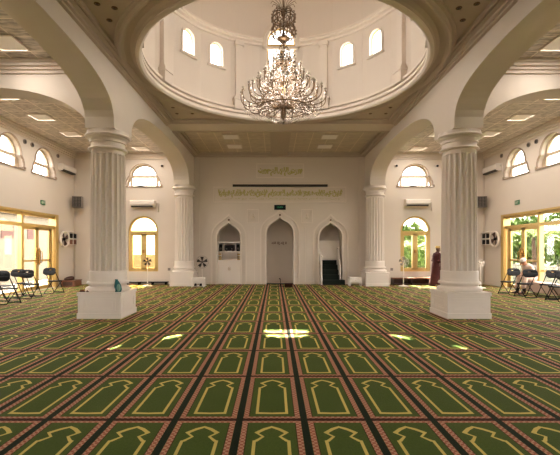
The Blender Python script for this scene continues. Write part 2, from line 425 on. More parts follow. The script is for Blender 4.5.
# arcade walls
def superarch(c, h, z0, rise, n=3.0, k=28):
    pts = []
    for i in range(k + 1):
        a = PI * i / k; ca, sa = math.cos(a), math.sin(a)
        x = (abs(ca) ** (2 / n)) * (1 if ca > 0 else -1); y = sa ** (2 / n) if sa > 1e-9 else 0
        pts.append((c + h * x, z0 + rise * y))
    return pts                       # from +h to -h
CAP = 4.36
for sd, nm in ((-1, 'left'), (1, 'right')):
    a2 = superarch(13.53, 3.42, CAP, 1.06, 2.7)             # 16.95 .. 10.11
    a1 = superarch(5.59, 3.42, CAP, 1.03, 3.0)              # 9.01 .. 2.17
    half = a1[:len(a1) // 2 + 1]
    outer = [(YB, 6.0), (YB, CAP)] + a2 + half + [(YF, half[-1][1]), (YF, 6.0)]
    me = slab(outer, [], XO - XA)
    b = MB().mesh(me, YZ(sd * (XA + XO) / 2)); st(b.build('wall_arcade_' + nm, M['wall']))
# transverse arches across the aisles
def trans(sd, y0, y1, nm):
    el = [(AX + 2.41 * math.cos(PI * i / 30), CAP - .04 + 1.05 * math.sin(PI * i / 30)) for i in range(31)]     # +x to -x
    outer = [(XO - .02, 6.0), (XW + .02, 6.0), (XW + .02, CAP - .05)] + el + [(XO - .02, CAP - .05)]
    outer = [(sd * x, z) for x, z in outer]
    me = slab(outer, [], y1 - y0)
    st(MB().mesh(me, XZ((y0 + y1) / 2)).build('wall_arch_' + nm, M['wall']))
trans(-1, 9.23, 9.89, 'left'); trans(1, 9.23, 9.89, 'right')

# ------------------------------------------------------------ ceilings
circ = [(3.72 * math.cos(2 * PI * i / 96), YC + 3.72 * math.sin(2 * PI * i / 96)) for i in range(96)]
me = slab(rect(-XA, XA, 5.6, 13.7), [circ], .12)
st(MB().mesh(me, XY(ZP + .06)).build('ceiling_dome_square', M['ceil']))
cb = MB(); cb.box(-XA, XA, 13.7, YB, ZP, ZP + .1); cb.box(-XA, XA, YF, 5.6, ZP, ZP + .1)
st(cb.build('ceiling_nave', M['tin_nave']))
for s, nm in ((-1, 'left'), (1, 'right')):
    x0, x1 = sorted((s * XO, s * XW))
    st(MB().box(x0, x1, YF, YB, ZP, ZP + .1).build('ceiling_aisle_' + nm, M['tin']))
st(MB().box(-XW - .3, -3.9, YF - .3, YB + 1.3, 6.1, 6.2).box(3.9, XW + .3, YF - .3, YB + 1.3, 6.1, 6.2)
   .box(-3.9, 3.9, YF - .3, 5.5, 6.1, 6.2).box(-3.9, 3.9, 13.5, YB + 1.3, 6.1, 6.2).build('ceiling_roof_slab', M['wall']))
def frame_rect(b, x0, x1, y0, y1, steps):
    """stepped cornice on the inside of a rectangle: (inset0, inset1, z0, z1)"""
    for (i0, i1, z0, z1) in steps:
        b.box(x0 + i0, x0 + i1, y0 + i0, y1 - i0, z0, z1); b.box(x1 - i1, x1 - i0, y0 + i0, y1 - i0, z0, z1)
        b.box(x0 + i1, x1 - i1, y0 + i0, y0 + i1, z0, z1); b.box(x0 + i1, x1 - i1, y1 - i1, y1 - i0, z0, z1)
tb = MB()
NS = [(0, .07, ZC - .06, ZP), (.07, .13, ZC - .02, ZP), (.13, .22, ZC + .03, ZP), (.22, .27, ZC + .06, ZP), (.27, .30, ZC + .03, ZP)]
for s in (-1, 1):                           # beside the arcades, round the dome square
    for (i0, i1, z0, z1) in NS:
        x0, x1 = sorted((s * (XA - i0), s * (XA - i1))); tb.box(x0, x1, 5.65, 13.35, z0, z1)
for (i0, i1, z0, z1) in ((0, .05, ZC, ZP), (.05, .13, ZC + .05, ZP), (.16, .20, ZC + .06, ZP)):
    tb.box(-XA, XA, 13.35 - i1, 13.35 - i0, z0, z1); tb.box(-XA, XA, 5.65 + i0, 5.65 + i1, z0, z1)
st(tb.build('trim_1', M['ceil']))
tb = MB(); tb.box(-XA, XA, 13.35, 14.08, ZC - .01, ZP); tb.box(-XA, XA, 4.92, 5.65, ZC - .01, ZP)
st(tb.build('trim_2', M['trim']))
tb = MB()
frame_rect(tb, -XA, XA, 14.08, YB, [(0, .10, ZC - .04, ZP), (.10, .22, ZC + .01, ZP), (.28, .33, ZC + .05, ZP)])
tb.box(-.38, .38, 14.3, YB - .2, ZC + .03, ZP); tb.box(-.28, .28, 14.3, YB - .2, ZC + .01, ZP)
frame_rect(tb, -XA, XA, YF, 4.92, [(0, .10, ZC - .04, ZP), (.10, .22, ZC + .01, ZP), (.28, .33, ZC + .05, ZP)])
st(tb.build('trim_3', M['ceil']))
tb = MB()
AS = [(0, .05, ZC - .14, ZP), (.05, .11, ZC - .07, ZP), (.11, .19, ZC - .01, ZP), (.22, .26, ZC + .05, ZP)]
for s in (-1, 1):
    x0, x1 = sorted((s * XO, s * XW))
    frame_rect(tb, x0, x1, 9.89, YB, AS); frame_rect(tb, x0, x1, YF, 9.23, AS)
st(tb.build('trim_4', M['trim']))
# ring round the dome opening
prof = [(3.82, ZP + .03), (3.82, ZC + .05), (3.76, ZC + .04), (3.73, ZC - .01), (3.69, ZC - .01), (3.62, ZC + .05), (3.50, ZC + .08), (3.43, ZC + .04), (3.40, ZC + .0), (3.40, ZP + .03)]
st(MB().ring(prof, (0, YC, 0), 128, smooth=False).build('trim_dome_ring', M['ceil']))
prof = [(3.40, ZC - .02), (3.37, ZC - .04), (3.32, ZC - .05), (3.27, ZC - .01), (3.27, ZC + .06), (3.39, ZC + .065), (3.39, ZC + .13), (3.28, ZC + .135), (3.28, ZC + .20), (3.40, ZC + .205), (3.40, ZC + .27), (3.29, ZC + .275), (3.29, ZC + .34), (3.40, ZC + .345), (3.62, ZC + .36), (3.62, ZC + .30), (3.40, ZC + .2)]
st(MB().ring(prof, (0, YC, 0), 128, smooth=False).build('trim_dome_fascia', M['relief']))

# ------------------------------------------------------------ drum and dome
RD = 3.42; ZD0, ZCOR, ZDT = 6.05, 8.33, 9.5
WIN = []                                    # (phi, kind)
for q in (0, 90, 180, 270): WIN.append((q, 'big'))  # side and rear ones are out of view, added for more light
for q in (37, 54.5, 125.5, 143, -37, -54.5, -125.5, -143): WIN.append((q, 'small'))
BIGW, SMW = 24.0, 17.5
db = MB()
def dirm(phi, r):       # local u along the wall (to the right seen from the centre), v = up, w towards the centre
    a = R(phi); ux, uy = math.cos(a), -math.sin(a); nx, ny = -math.sin(a), -math.cos(a)
    return Matrix(((ux, 0, nx, -nx * r), (uy, 0, ny, YC - ny * r), (0, 1, 0, 0), (0, 0, 0, 1)))
def facet(phi, w, holes):
    h = RD * math.sin(R(w / 2)); d = RD * math.cos(R(w / 2))
    me = slab(rect(-h - .003, h + .003, ZD0, ZDT), holes, .12)
    db.mesh(me, dirm(phi, d + .06))
bigh = arch(0, .46, 7.55, 8.40); smh = arch(0, .22, 7.30, 7.80)
for q, k in WIN: facet(q, BIGW if k == 'big' else SMW, [bigh if k == 'big' else smh])
def plainwall(a, b):
    n = max(1, int(abs(b - a) / 4))
    for i in range(n):
        c = a + (b - a) * (i + .5) / n; facet(c, abs(b - a) / n, [])
for a, b in ((12, 28.25), (63.25, 78), (102, 116.75), (151.75, 168)):
    plainwall(a, b); plainwall(-b, -a)
for a, b in ((45.75, 45.751),): pass
st(db.build('wall_drum', M['dome']))
dm = MB(); H = 2.3
prof = [(RD * math.cos(PI / 2 * i / 20), ZDT + H * math.sin(PI / 2 * i / 20)) for i in range(21)]
inner = prof; outerp = [((RD + .15) * math.cos(PI / 2 * i / 20), ZDT + (H + .15) * math.sin(PI / 2 * i / 20)) for i in range(21)]
dm.lathe(inner[:-1] + [(0.001, ZDT + H)], (0, YC, 0), 96); dm.lathe(outerp[:-1] + [(.001, ZDT + H + .15)], (0, YC, 0), 96)
dm.f = [q for q in dm.f if len(q) == 4]; dm.sm = [True] * len(dm.f)
st(dm.build('ceiling_dome', M['dome']))
cb = MB()
cp_ = [(RD + .02, ZCOR - .10), (RD - .07, ZCOR - .09), (RD - .08, ZCOR - .03), (RD - .17, ZCOR - .01), (RD - .18, ZCOR + .03), (RD - .24, ZCOR + .04), (RD - .24, ZCOR + .09), (RD + .02, ZCOR + .12)]
for q in range(4): cb.ring(cp_, (0, YC, 0), 24, R(90 * q + 10.5), R(90 * q + 79.5))
st(cb.build('trim_drum_cornice', M['relief']))
n = 0
for q in (24, 72, 108, 156, -24, -72, -108, -156):
    p = MB(); T = dirm(q, RD)
    p.box(-.10, .10, 6.42, 8.20, -.02, .10, mtx=T @ Matrix(((1, 0, 0, 0), (0, 1, 0, 0), (0, 0, 1, 0), (0, 0, 0, 1)))) if False else None
    for (hw, z0, z1, d) in ((.11, 6.45, 8.2, .13), (.15, 8.10, 8.24, .17), (.17, 6.05, 6.40, .20), (.20, 6.34, 6.42, .23), (.14, 6.42, 6.50, .17)):
        p.add([(u, v, w) for u in (-hw, hw) for v in (z0, z1) for w in (-.02, d)],
              [(0, 1, 3, 2), (4, 6, 7, 5), (0, 4, 5, 1), (2, 3, 7, 6), (0, 2, 6, 4), (1, 5, 7, 3)], mtx=T)
    n += 1; st(p.build('trim_drum_pilaster_%d' % n, M['dome']))
# drum windows
n = 0
for q, k in WIN:
    n += 1; w = BIGW if k == 'big' else SMW; d = RD * math.cos(R(w / 2))
    hole = bigh if k == 'big' else smh
    surround = slab(offset(hole, .09 if k == 'big' else .055), [offset(hole, -.005)], .05)
    b = MB().mesh(surround, dirm(q, d - .02))
    if k == 'small': b.box(-.30, .30, 7.23, 7.30, 0, .001) if False else None
    T = dirm(q, d); z = 7.24 if k == 'small' else 7.48; hw = .31 if k == 'small' else .6
    b.add([(u, v, w_) for u in (-hw, hw) for v in (z, z + .06) for w_ in (-.01, .08)],
          [(0, 1, 3, 2), (4, 6, 7, 5), (0, 4, 5, 1), (2, 3, 7, 6), (0, 2, 6, 4), (1, 5, 7, 3)], mtx=T)
    wo = st(b.build('window_%d' % (10 + n), M['dome']))
    fr = slab(offset(hole, .002), [offset(hole, -.05 if k == 'big' else -.02)], .03)
    fb = MB().mesh(fr, dirm(q, d + .08))
    T = dirm(q, d + .08)
    def bar(u0, u1, v0, v1):
        fb.add([(u, v, w_) for u in (u0, u1) for v in (v0, v1) for w_ in (-.025, .025)],
               [(0, 1, 3, 2), (4, 6, 7, 5), (0, 4, 5, 1), (2, 3, 7, 6), (0, 2, 6, 4), (1, 5, 7, 3)], mtx=T)
    if k == 'big': bar(-.46, .46, 8.23, 8.33); bar(-.035, .035, 7.55, 8.25)
    fb.build('window_frame', M['gold'], wo)
    MB().mesh(slab(offset(hole, -.01), [], .006), dirm(q, d + .08)).build('pane', M['glass'], wo)
    if k == 'big':   # arched hood over the gilded window
        hood = slab(offset(arch(0, .46, 8.36, 8.40), .17), [offset(arch(0, .46, 8.20, 8.40), .085)], .09)
        MB().mesh(hood, dirm(q, d - .05)).build('window_hood', M['trim'], wo)

# ------------------------------------------------------------ upper windows and back windows
wn_ = 0
def upper_window(T, cu, v0, zt, top, hw, hb):
    global wn_; wn_ += 1
    hole = lobed(cu, v0, zt, top, hw, hb)
    b = MB().mesh(slab(offset(hole, .004), [offset(hole, -.07)], .07), T)
    for (u0, u1, z0, z1) in ((cu - hw - .05, cu + hw + .05, zt - .06, zt + .05), (cu - hw - .05, cu - hw + .05, v0, zt), (cu + hw - .05, cu + hw + .05, v0, zt)):
        b.mesh(slab(rect(u0, u1, z0, z1), [], .06), T)
    o = st(b.build('window_%d' % wn_, M['frame_white']))
    MB().mesh(slab(offset(hole, -.01), [], .006), T).build('pane', M['glass'], o)
    lip = MB().mesh(slab([p for p in offset(hole, .06)], [offset(hole, .0)], .05), T @ Matrix.Translation((0, 0, 0)))
    return o
def lipring(T, hole, name_parent, m):
    MB().mesh(slab(offset(hole, .03), [offset(hole, -.003)], .06), T).build('window_surround', m, name_parent)
for c in (-6.20, 6.20):
    o = upper_window(XZ(YB + .2), c, 4.44, 4.93, 5.47, .60, .78)
    lipring(XZ(YB - .01), lobed(c, 4.44), o, M['surround'])
    MB().box(c - .12 - (.12 if c < 0 else .1), c + .12 - .1, YB - .06, YB + .16, 4.44, 4.485).build('latch_box', M['black_plastic'], o)
for s in (-1, 1):
    for y in (2.9, 4.9, *UPW):
        o = upper_window(YZ(s * (XW + .2)), y, 4.50, 4.96, 5.57, .60, .76)
        lipring(YZ(s * (XW - .02)), lobed(y, 4.50, 4.96, 5.57, .60, .76), o, M['surround'])
for s, gm in ((-1, 'glass_yellow'), (1, 'glass')):
    c = s * 6.20; wn_ += 1
    T = XZ(YB + .10)
    hole = arch(c, .68, .58, 2.43)
    b = MB().mesh(slab(offset(hole, .004), [offset(hole, -.09)], .12), T)
    b.mesh(slab(rect(c - .66, c + .66, 2.30, 2.43), [], .11), T)
    for x0, x1 in ((-.12, .0), (.0, .12), (-.62, -.50), (.50, .62)): b.mesh(slab(rect(c + x0, c + x1, .62, 2.32), [], .09), T)
    for z0, z1 in ((.62, .74), (2.22, 2.32)): b.mesh(slab(rect(c - .62, c + .62, z0, z1), [], .09), T)
    o = st(b.build('window_%d' % wn_, M['gold']))
    MB().mesh(slab(offset(hole, -.02), [], .006), T).build('pane', M[gm], o)
    h = MB(); h.box(c - .04, c + .04, YB - .03, YB + .05, 1.42, 1.56); h.build('window_handle', M['gold_dark'], o)

# glazed gold entrances in the side walls
def storefront(sd, ya, yb, n, seen):
    T = YZ(sd * (XW + .12)); b = MB()
    def rb(u0, u1, v0, v1, t=.12): b.mesh(slab(rect(u0, u1, v0, v1), [], t), T)
    rb(ya, yb, DZ - .10, DZ); rb(ya, ya + .10, 0, DZ); rb(yb - .12, yb, 0, DZ, .3)
    rb(ya, yb, 2.44, 2.56, .14)
    m1 = yb - 2.20; m2 = m1 - 1.75
    for m in (m1, m2): rb(m - .06, m + .06, 0, DZ, .16)
    rb(yb - .34, yb - .24, 0, 2.5, .12)
    rb(ya, m1, 0, .09); rb(ya, m1, .78, .84, .06)
    o = st(b.build('door_%d' % n, M['gold']))
    # two leaves
    l0, l1 = m1 + .06, yb - .34; mid = (l0 + l1) / 2
    for a, c_ in ((l0, mid), (mid, l1)):
        lb = MB()
        for (u0, u1, v0, v1) in ((a, a + .10, .02, 2.44), (c_ - .10, c_, .02, 2.44), (a, c_, .02, .16), (a, c_, 2.34, 2.44), (a, c_, 1.12, 1.19)):
            lb.mesh(slab(rect(u0, u1, v0, v1), [], .07), T)
        L = lb.build('door_leaf', M['gold'], o)
        MB().mesh(slab(rect(a + .08, c_ - .08, .14, 2.36), [], .006), T).build('pane', M['glass'], L)
        # ornate handle plate, a fleur-like stack on the room side of the stile
        hy = mid + (-.09 if a == l0 else .09); hb = MB(); xx = sd * (XW + .04)
        for (z, rr) in ((1.02, .035), (1.09, .055), (1.17, .075), (1.26, .10), (1.35, .11), (1.44, .09), (1.52, .06), (1.59, .035)):
            hb.ball((xx, hy, z), (.03, rr, .055), 8, 6)
        hb.tube([(xx - sd * .0, hy, 1.05), (xx - sd * .10, hy, 1.1), (xx - sd * .11, hy, 1.3), (xx - sd * .10, hy, 1.48), (xx, hy, 1.54)], .016, 6)
        hb.build('door_handle', M['gold_dark'], L)
    g = MB()
    for (u0, u1, v0, v1) in ((ya + .08, m2 - .05, .08, 2.46), (m2 + .05, m1 - .05, .08, 2.46), (ya + .08, m2, 2.54, DZ - .08), (m2, m1, 2.54, DZ - .08), (m1, yb - .1, 2.54, DZ - .08), (yb - .26, yb - .1, .08, 2.46)):
        g.mesh(slab(rect(u0, u1, v0, v1), [], .006), T)
    g.build('pane', M['glass'], o)
    tr = MB().mesh(slab([(ya - .08, .0), (ya - .0, .0), (ya, DZ), (yb, DZ), (yb, 0), (yb + .08, 0), (yb + .08, DZ + .08), (ya - .08, DZ + .08)], [], .04), YZ(sd * (XW - .005)))
    tr.build('door_casing', M['gold'], o)
storefront(-1, DY0, DY1, 1, True); storefront(1, DY0, DY1, 2, True)
storefront(-1, .2, 5.9, 3, False); storefront(1, .2, 5.9, 4, False)

# ------------------------------------------------------------ mouldings on the mihrab wall
tb = MB()
for c, hw, ap, vs in NI:
    h = ogee(c, hw, .0, vs, ap)
    def openring(d0, d1, y, t):
        o_ = offset(h, d0); i_ = offset(h, d1)
        o_ = [(x, max(.001, z)) for x, z in o_]; i_ = [(x, z if z > .02 else -.05) for x, z in i_]
        poly = o_[1:] + [o_[0]]           # from right foot over the head to the left foot
        inn = i_[1:] + [i_[0]]
        tb.mesh(slab(poly + inn[::-1], [], t), XZ(y))
    openring(.065, .0, YB - .045, .09); openring(.27, .225, YB - .022, .045); openring(.30, .27, YB - .01, .02)
    tb.tube([(c, YB - .03, ap + .03), (c, YB - .03, ap + .12)], [.03, .012], 8)
st(tb.build('trim_5', M['relief']))
fb = MB()
for c, hw, ap, vs in NI: fb.ball((c, YB - .045, ap + .13),   .042, 10, 8)
st(fb.build('trim_finials', M['letters']))
tb = MB()
def wframe(x0, x1, z0, z1, w=.045, d=.045):
    tb.mesh(slab(rect(x0, x1, z0, z1), [rect(x0 + w, x1 - w, z0 + w, z1 - w)], d), XZ(YB - d / 2))
wframe(-3.0, 3.05, 3.72, 4.44); wframe(-1.05, 1.12, 4.83, 5.50)
for s in (-1, 1):
    wframe(.03 + s * 1.23 - .27, .03 + s * 1.23 + .27, 2.78, 3.42, .04); wframe(.03 + s * 1.23 - .19, .03 + s * 1.23 + .19, 2.86, 3.34, .015, .03)
    wframe(.03 + s * 3.22 - .12, .03 + s * 3.22 + .12, .4, 3.3, .02) if False else None
    tb.box(.03 + s * 1.16 - .012, .03 + s * 1.16 + .012, YB - .015, YB, .1, 2.6)
st(tb.build('trim_6', M['relief']))
tb = MB()
segs = []
xs = [-XW] + sum([[c - hw - .06, c + hw + .06] for c, hw, _, _ in NI], []) + [XW]
for i in range(0, len(xs), 2): tb.box(xs[i], xs[i + 1], YB - .02, YB, 0, .11)
st(tb.build('baseboard_back', M['trim']))
for s, nm in ((-1, 'left'), (1, 'right')):
    x0, x1 = sorted((s * XW, s * (XW - .02)))
    st(MB().box(x0, x1, 16.68, YB, 0, .1).box(x0, x1, 6.0, 10.8, 0, .1).build('baseboard_' + nm, M['trim']))
tb = MB()
for s in (-1, 1):
    x0, x1 = sorted((s * 3.62, s * 4.86)); tb.box(x0, x1, YB - .05, YB, 0, ZC)
st(tb.build('trim_wall_pilasters', M['wall']))
# small relief ornament in the two square wall frames
for s in (-1, 1):
    c = .03 + s * 1.23; b = MB()
    b.ball((c, YB - .01, 3.04), (.07, .015, .07), 12, 8); b.ball((c, YB - .01, 3.15), (.03, .012, .06), 10, 6); b.box(c - .1, c + .1, YB - .02, YB, 2.94, 2.965)
    tag(b.build('wall_ornament', M['trim']), 'plaster relief ornament in the square frame %s of the central pointed niche' % ('left' if s < 0 else 'right'), 'ornament', 'relief ornaments beside the mihrab')

# ------------------------------------------------------------ columns
NF = 20; SEG = NF * 8
def flmod(i):
    t = (i % 8) / 8.0
    return 1.0 if (i % 8) in (0, 7) else 1.0 - .14 * math.sin(PI * t / .875) ** .55
def make_column(loc, label):
    t = thing('column', label, 'column', loc, 0, 'fluted columns carrying the arcades')
    # plinth: recessed panels on all sides
    p = MB(); h = .508
    p.box(-h, h, -h, h, 0, .13); p.box(-h + .018, h - .018, -h + .018, h - .018, .13, .52); p.box(-h - .0, h + .0, -h - .0, h + .0, .52, .60)
    for k in range(4):
        Rm = Matrix.Rotation(PI / 2 * k, 4, 'Z')
        me = slab(rect(-.37, .37, .19, .46), [rect(-.335, .335, .225, .425)], .022)
        p.mesh(me, Rm @ XZ(-h + .018))
        me = slab(rect(-.30, .30, .25, .40), [rect(-.285, .285, .265, .385)], .012)
        p.mesh(me, Rm @ XZ(-h + .018))
    p.build('plinth', M['column'], t, bevel=.008)
    b = MB(); b.lathe([(.48, .60), (.50, .63), (.50, .67), (.47, .70), (.43, .705), (.415, .73), (.43, .765), (.47, .77), (.475, .80), (.455, .83), (.425, .835), (.418, .90), (.418, 1.06), (.41, 1.08)], seg=48, smooth=False)
    b.build('base_moulding', M['column'], t)
    s_ = MB(); s_.lathe([(.405, 1.07), (.402, 1.5), (.398, 2.3), (.390, 3.2), (.384, 3.84)], seg=SEG, mod=flmod, smooth=False)
    s_.lathe([(.345, 1.06), (.327, 3.84)], seg=32)
    s_.build('shaft', M['column'], t)
    c = MB(); c.lathe([(.372, 3.82), (.372, 3.92), (.43, 3.925), (.445, 3.95), (.43, 3.975), (.385, 3.98), (.385, 4.09), (.42, 4.095), (.42, 4.12), (.395, 4.125), (.41, 4.16), (.45, 4.195), (.455, 4.20), (.455, 4.215), (.50, 4.22), (.52, 4.25), (.50, 4.28), (.47, 4.285), (.47, 4.36)], seg=48, smooth=False)
    c.build('capital', M['column'], t)
    return t
c0 = make_column((-4.21, 9.48, 0), 'white fluted column with a teal cloth on its square plinth, at left in front')
for s, y, lab in ((1, 9.48, 'white fluted column at right in front, beside the robed man'), (-1, 17.44, 'white fluted column against the far wall, behind the white stool and left of the niches'), (1, 17.44, 'white fluted column against the far wall, right of the stepped pulpit')):
    dup(c0, (s * 4.21, y, 0), 0, lab)

# ------------------------------------------------------------ ceiling lights
lp = None; spots = []
for s in (-1, 1):
    sn = 'left' if s < 0 else 'right'
    for (x, y, w) in ((5.85, 8.3, 'aisle, before the cross arch'), (7.85, 11.1, 'aisle, window row, first past the cross arch'), (7.85, 12.95, 'aisle, window row, second past the cross arch'), (7.85, 14.8, 'aisle, window row, third past the cross arch'), (5.95, 16.9, 'aisle, arcade row, nearest the far wall'), (5.95, 14.8, 'aisle, arcade row, third past the cross arch'), (5.95, 12.95, 'aisle, arcade row, second past the cross arch')):
        spots.append((s * x, y, 'square ceiling light, %s %s' % (sn, w)))
    for y, w in ((15.2, 'nearer the dome'), (16.65, 'nearer the far wall')): spots.append((s * 1.9, y, 'square ceiling light, nave ceiling on the %s, %s' % (sn, w)))
for (x, y, lab) in spots:
    if lp is None:
        lp = thing('ceiling_light', lab, 'ceiling light', (x, y, ZP), 0, 'square ceiling lights')
        MB().mesh(slab(rect(-.31, .31, -.31, .31), [rect(-.285, .285, -.285, .285)], .03), XY(-.015)).build('frame', M['trim'], lp)
        MB().box(-.29, .29, -.29, .29, -.02, -.006).build('diffuser', M['panel'], lp)
    else: dup(lp, (x, y, ZP), 0, lab)
    if abs(x) > 4: area('ceiling_fill', (x, y, ZP - .024), (0, 0, 0), .56, .56, 13, False, (1, .89, .78))  # fill light added under the dim aisle panels to brighten the hall
# star-like downlights in the corners of the dome square
dl = None
corn = {'front left': [(-3.36, 6.99), (-3.10, 7.11), (-3.35, 7.49), (-2.68, 6.72)], 'front right': [(3.36, 6.99), (3.10, 7.11), (3.35, 7.49), (2.68, 6.72)],
        'back left': [(-3.33, 11.59), (-3.06, 11.95), (-3.33, 12.1), (-2.64, 12.45), (-2.85, 12.64), (-3.34, 12.64), (-2.3, 12.8)],
        'back right': [(3.33, 11.59), (3.06, 11.95), (3.33, 12.1), (2.64, 12.45), (2.85, 12.64), (3.34, 12.64), (2.3, 12.8)]}
where = {'front': ['nearest the arcade cornice', 'beside the dome ring', 'furthest from the camera', 'nearest the camera'],
         'back': ['first of the row along the arcade', 'first beside the dome ring', 'second of the row along the arcade', 'second beside the dome ring', 'beam row, second from inner end', 'in the very corner', 'beam row, inner end']}
for cn, L in corn.items():
    for i, (x, y) in enumerate(L):
        lab = 'dark downlight, %s corner of dome ceiling, %s' % (cn, where[cn.split()[0]][i])
        if dl is None:
            dl = thing('downlight', lab, 'downlight', (x, y, ZP), 0, 'recessed downlights round the dome')
            MB().ring([(.055, -.008), (.035, -.014), (.035, .0), (.055, 0)], (0, 0, 0), 16).build('rim', M['bronze'], dl)
            MB().lathe([(.037, -.004), (.0005, -.004)], seg=16).build('lens', M['leather'], dl)
        else: dup(dl, (x, y, ZP), 0, lab)

# ------------------------------------------------------------ lettering
AR = {'ا': ('FE8D', 'FE8E', 'FE8D', 'FE8E'), 'أ': ('FE83', 'FE84', 'FE83', 'FE84'), 'إ': ('FE87', 'FE88', 'FE87', 'FE88'), 'ب': ('FE8F', 'FE90', 'FE91', 'FE92'), 'ت': ('FE95', 'FE96', 'FE97', 'FE98'),
      'ة': ('FE93', 'FE94', 'FE93', 'FE94'), 'ج': ('FE9D', 'FE9E', 'FE9F', 'FEA0'), 'ح': ('FEA1', 'FEA2', 'FEA3', 'FEA4'), 'خ': ('FEA5', 'FEA6', 'FEA7', 'FEA8'), 'د': ('FEA9', 'FEAA', 'FEA9', 'FEAA'), 'ر': ('FEAD', 'FEAE', 'FEAD', 'FEAE'),
      'س': ('FEB1', 'FEB2', 'FEB3', 'FEB4'), 'ش': ('FEB5', 'FEB6', 'FEB7', 'FEB8'), 'ض': ('FEBD', 'FEBE', 'FEBF', 'FEC0'), 'ط': ('FEC1', 'FEC2', 'FEC3', 'FEC4'), 'ف': ('FED1', 'FED2', 'FED3', 'FED4'), 'ق': ('FED5', 'FED6', 'FED7', 'FED8'),
      'ك': ('FED9', 'FEDA', 'FEDB', 'FEDC'), 'ل': ('FEDD', 'FEDE', 'FEDF', 'FEE0'), 'م': ('FEE1', 'FEE2', 'FEE3', 'FEE4'), 'ن': ('FEE5', 'FEE6', 'FEE7', 'FEE8'), 'ه': ('FEE9', 'FEEA', 'FEEB', 'FEEC'),
      'و': ('FEED', 'FEEE', 'FEED', 'FEEE'), 'ي': ('FEF1', 'FEF2', 'FEF3', 'FEF4'), 'ى': ('FEEF', 'FEF0', 'FEEF', 'FEF0'), 'ع': ('FEC9', 'FECA', 'FECB', 'FECC')}
NOJOIN = set('اأإدرةوى')
def shape_ar(t):
    out = ''
    for i, c in enumerate(t):
        if c not in AR: out += c; continue
        pj = i > 0 and t[i - 1] in AR and t[i - 1] not in NOJOIN
        nj = c not in NOJOIN and i + 1 < len(t) and t[i + 1] in AR
        out += chr(int(AR[c][3 if pj and nj else 1 if pj else 2 if nj else 0], 16))
    return out[::-1]
def lettering(text, x0, x1, z0, z1, y, m, name, parent=None, depth=.012, bold=.0, sl=1.0):
    cu = bpy.data.curves.new('tmp', 'FONT'); cu.body = text; cu.extrude = .01; cu.offset = bold; cu.align_x = 'CENTER'; cu.space_line = sl
    o = bpy.data.objects.new('tmp', cu); COL.objects.link(o); bpy.context.view_layer.update()
    me = bpy.data.meshes.new_from_object(o.evaluated_get(bpy.context.evaluated_depsgraph_get()))
    bpy.data.objects.remove(o)
    xs = [v.co.x for v in me.vertices]; ys = [v.co.y for v in me.vertices]
    a, b_, c, d = min(xs), max(xs), min(ys), max(ys)
    T = XZ(y) @ Matrix(((( x1 - x0) / (b_ - a), 0, 0, x0 - a * (x1 - x0) / (b_ - a)), (0, (z1 - z0) / (d - c), 0, z0 - c * (z1 - z0) / (d - c)), (0, 0, depth / .02, 0), (0, 0, 0, 1)))
    return MB().mesh(me, T).build(name, m, parent)
o = lettering(shape_ar('بسم الله الرحمن') + '\n' + shape_ar('الرحيم بسم الله'), -.97, 1.06, 4.93, 5.33, YB - .012, M['callig'], 'calligraphy', bold=.05, sl=.42)
tag(o, 'short gilt green calligraphy line high on the wall, above the long projection screen housing', 'calligraphy')
o = lettering(shape_ar('قد نرى تقلب وجهك في السماء فلنولينك قبلة ترضاها') + '\n' + shape_ar('فول وجهك شطر المسجد الحرام وحيث ما كنتم فولوا'), -2.78, 2.88, 3.94, 4.32, YB - .012, M['callig'], 'calligraphy', bold=.05, sl=.45)
tag(o, 'long band of gilt green calligraphy running above the three pointed niches', 'calligraphy')
tb = lettering(shape_ar('وحيث ما كنتم فولوا وجوهكم شطره وإن الله مع الصابرين'.replace('ص', 'ض')), -2.6, 2.75, 3.84, 3.93, YB - .008, M['callig'], 'small_inscription')
tag(tb, 'thin line of small lettering under the long calligraphy band', 'inscription')
o = lettering(shape_ar('لا إله إلا الله'), -.36, .37, 1.80, 1.96, YB + 1.19, M['letters'], 'niche_inscription', bold=.03)
tag(o, 'small brown lettering on the back of the central pointed niche', 'inscription')

# projection screen housing, clock
t = thing('screen_housing', 'long narrow white screen housing with dark slot, between the two calligraphy lines', 'projector screen', (0, YB - .012, 4.46))
MB().box(-2.13, 2.20, -.17, 0, .06, .17).build('case', M['trim'], t, bevel=.01)
MB().box(-2.11, 2.18, -.165, -.02, -.03, .06).build('slot', M['dark'], t)
t = thing('digital_clock', 'small black digital clock with green figures over the central niche', 'clock', (.03, YB, 3.50))
MB().box(-.26, .26, -.06, 0, -.11, .11).build('case', M['black_plastic'], t, bevel=.008)
lettering('12:06', -.13, .13, -.03, .04, -.064, M['led'], 'display', t, .004)

# ------------------------------------------------------------ air conditioners
def make_ac(loc, rz, label):
    t = thing('air_conditioner', label, 'air conditioner', loc, rz, 'split air conditioners on the walls')
    # local: back on y=0, front toward -y
    prof = [(0, 0), (0, .30), (-.20, .30), (-.235, .26), (-.24, .12), (-.19, .03), (-.12, 0)]
    me = slab(prof, [], 1.10)
    T = Matrix(((0, 0, 1, 0), (1, 0, 0, 0), (0, 1, 0, 0), (0, 0, 0, 1)))
    MB().mesh(me, T).build('body', M['white'], t, bevel=.01)
    MB().box(-.50, .47, -.232, -.09, -.012, .055).build('air_outlet', M['dark'], t)
    MB().tube([(.56, -.05, .2), (.66, -.05, .2), (.68, -.03, .12), (.68, -.03, -.2)], .02, 6).build('pipe', M['white'], t)
    return t
ac = make_ac((-6.18, YB, 3.50), 0, 'white air conditioner on the far wall above the arched gold window left of the niches')
dup(ac, (6.25, YB, 3.55), 0, 'white air conditioner on the far wall above the arched gold window right of the niches')
dup(ac, (-XW, 17.2, 4.92), PI / 2, 'white air conditioner high on the left side wall near the far corner')
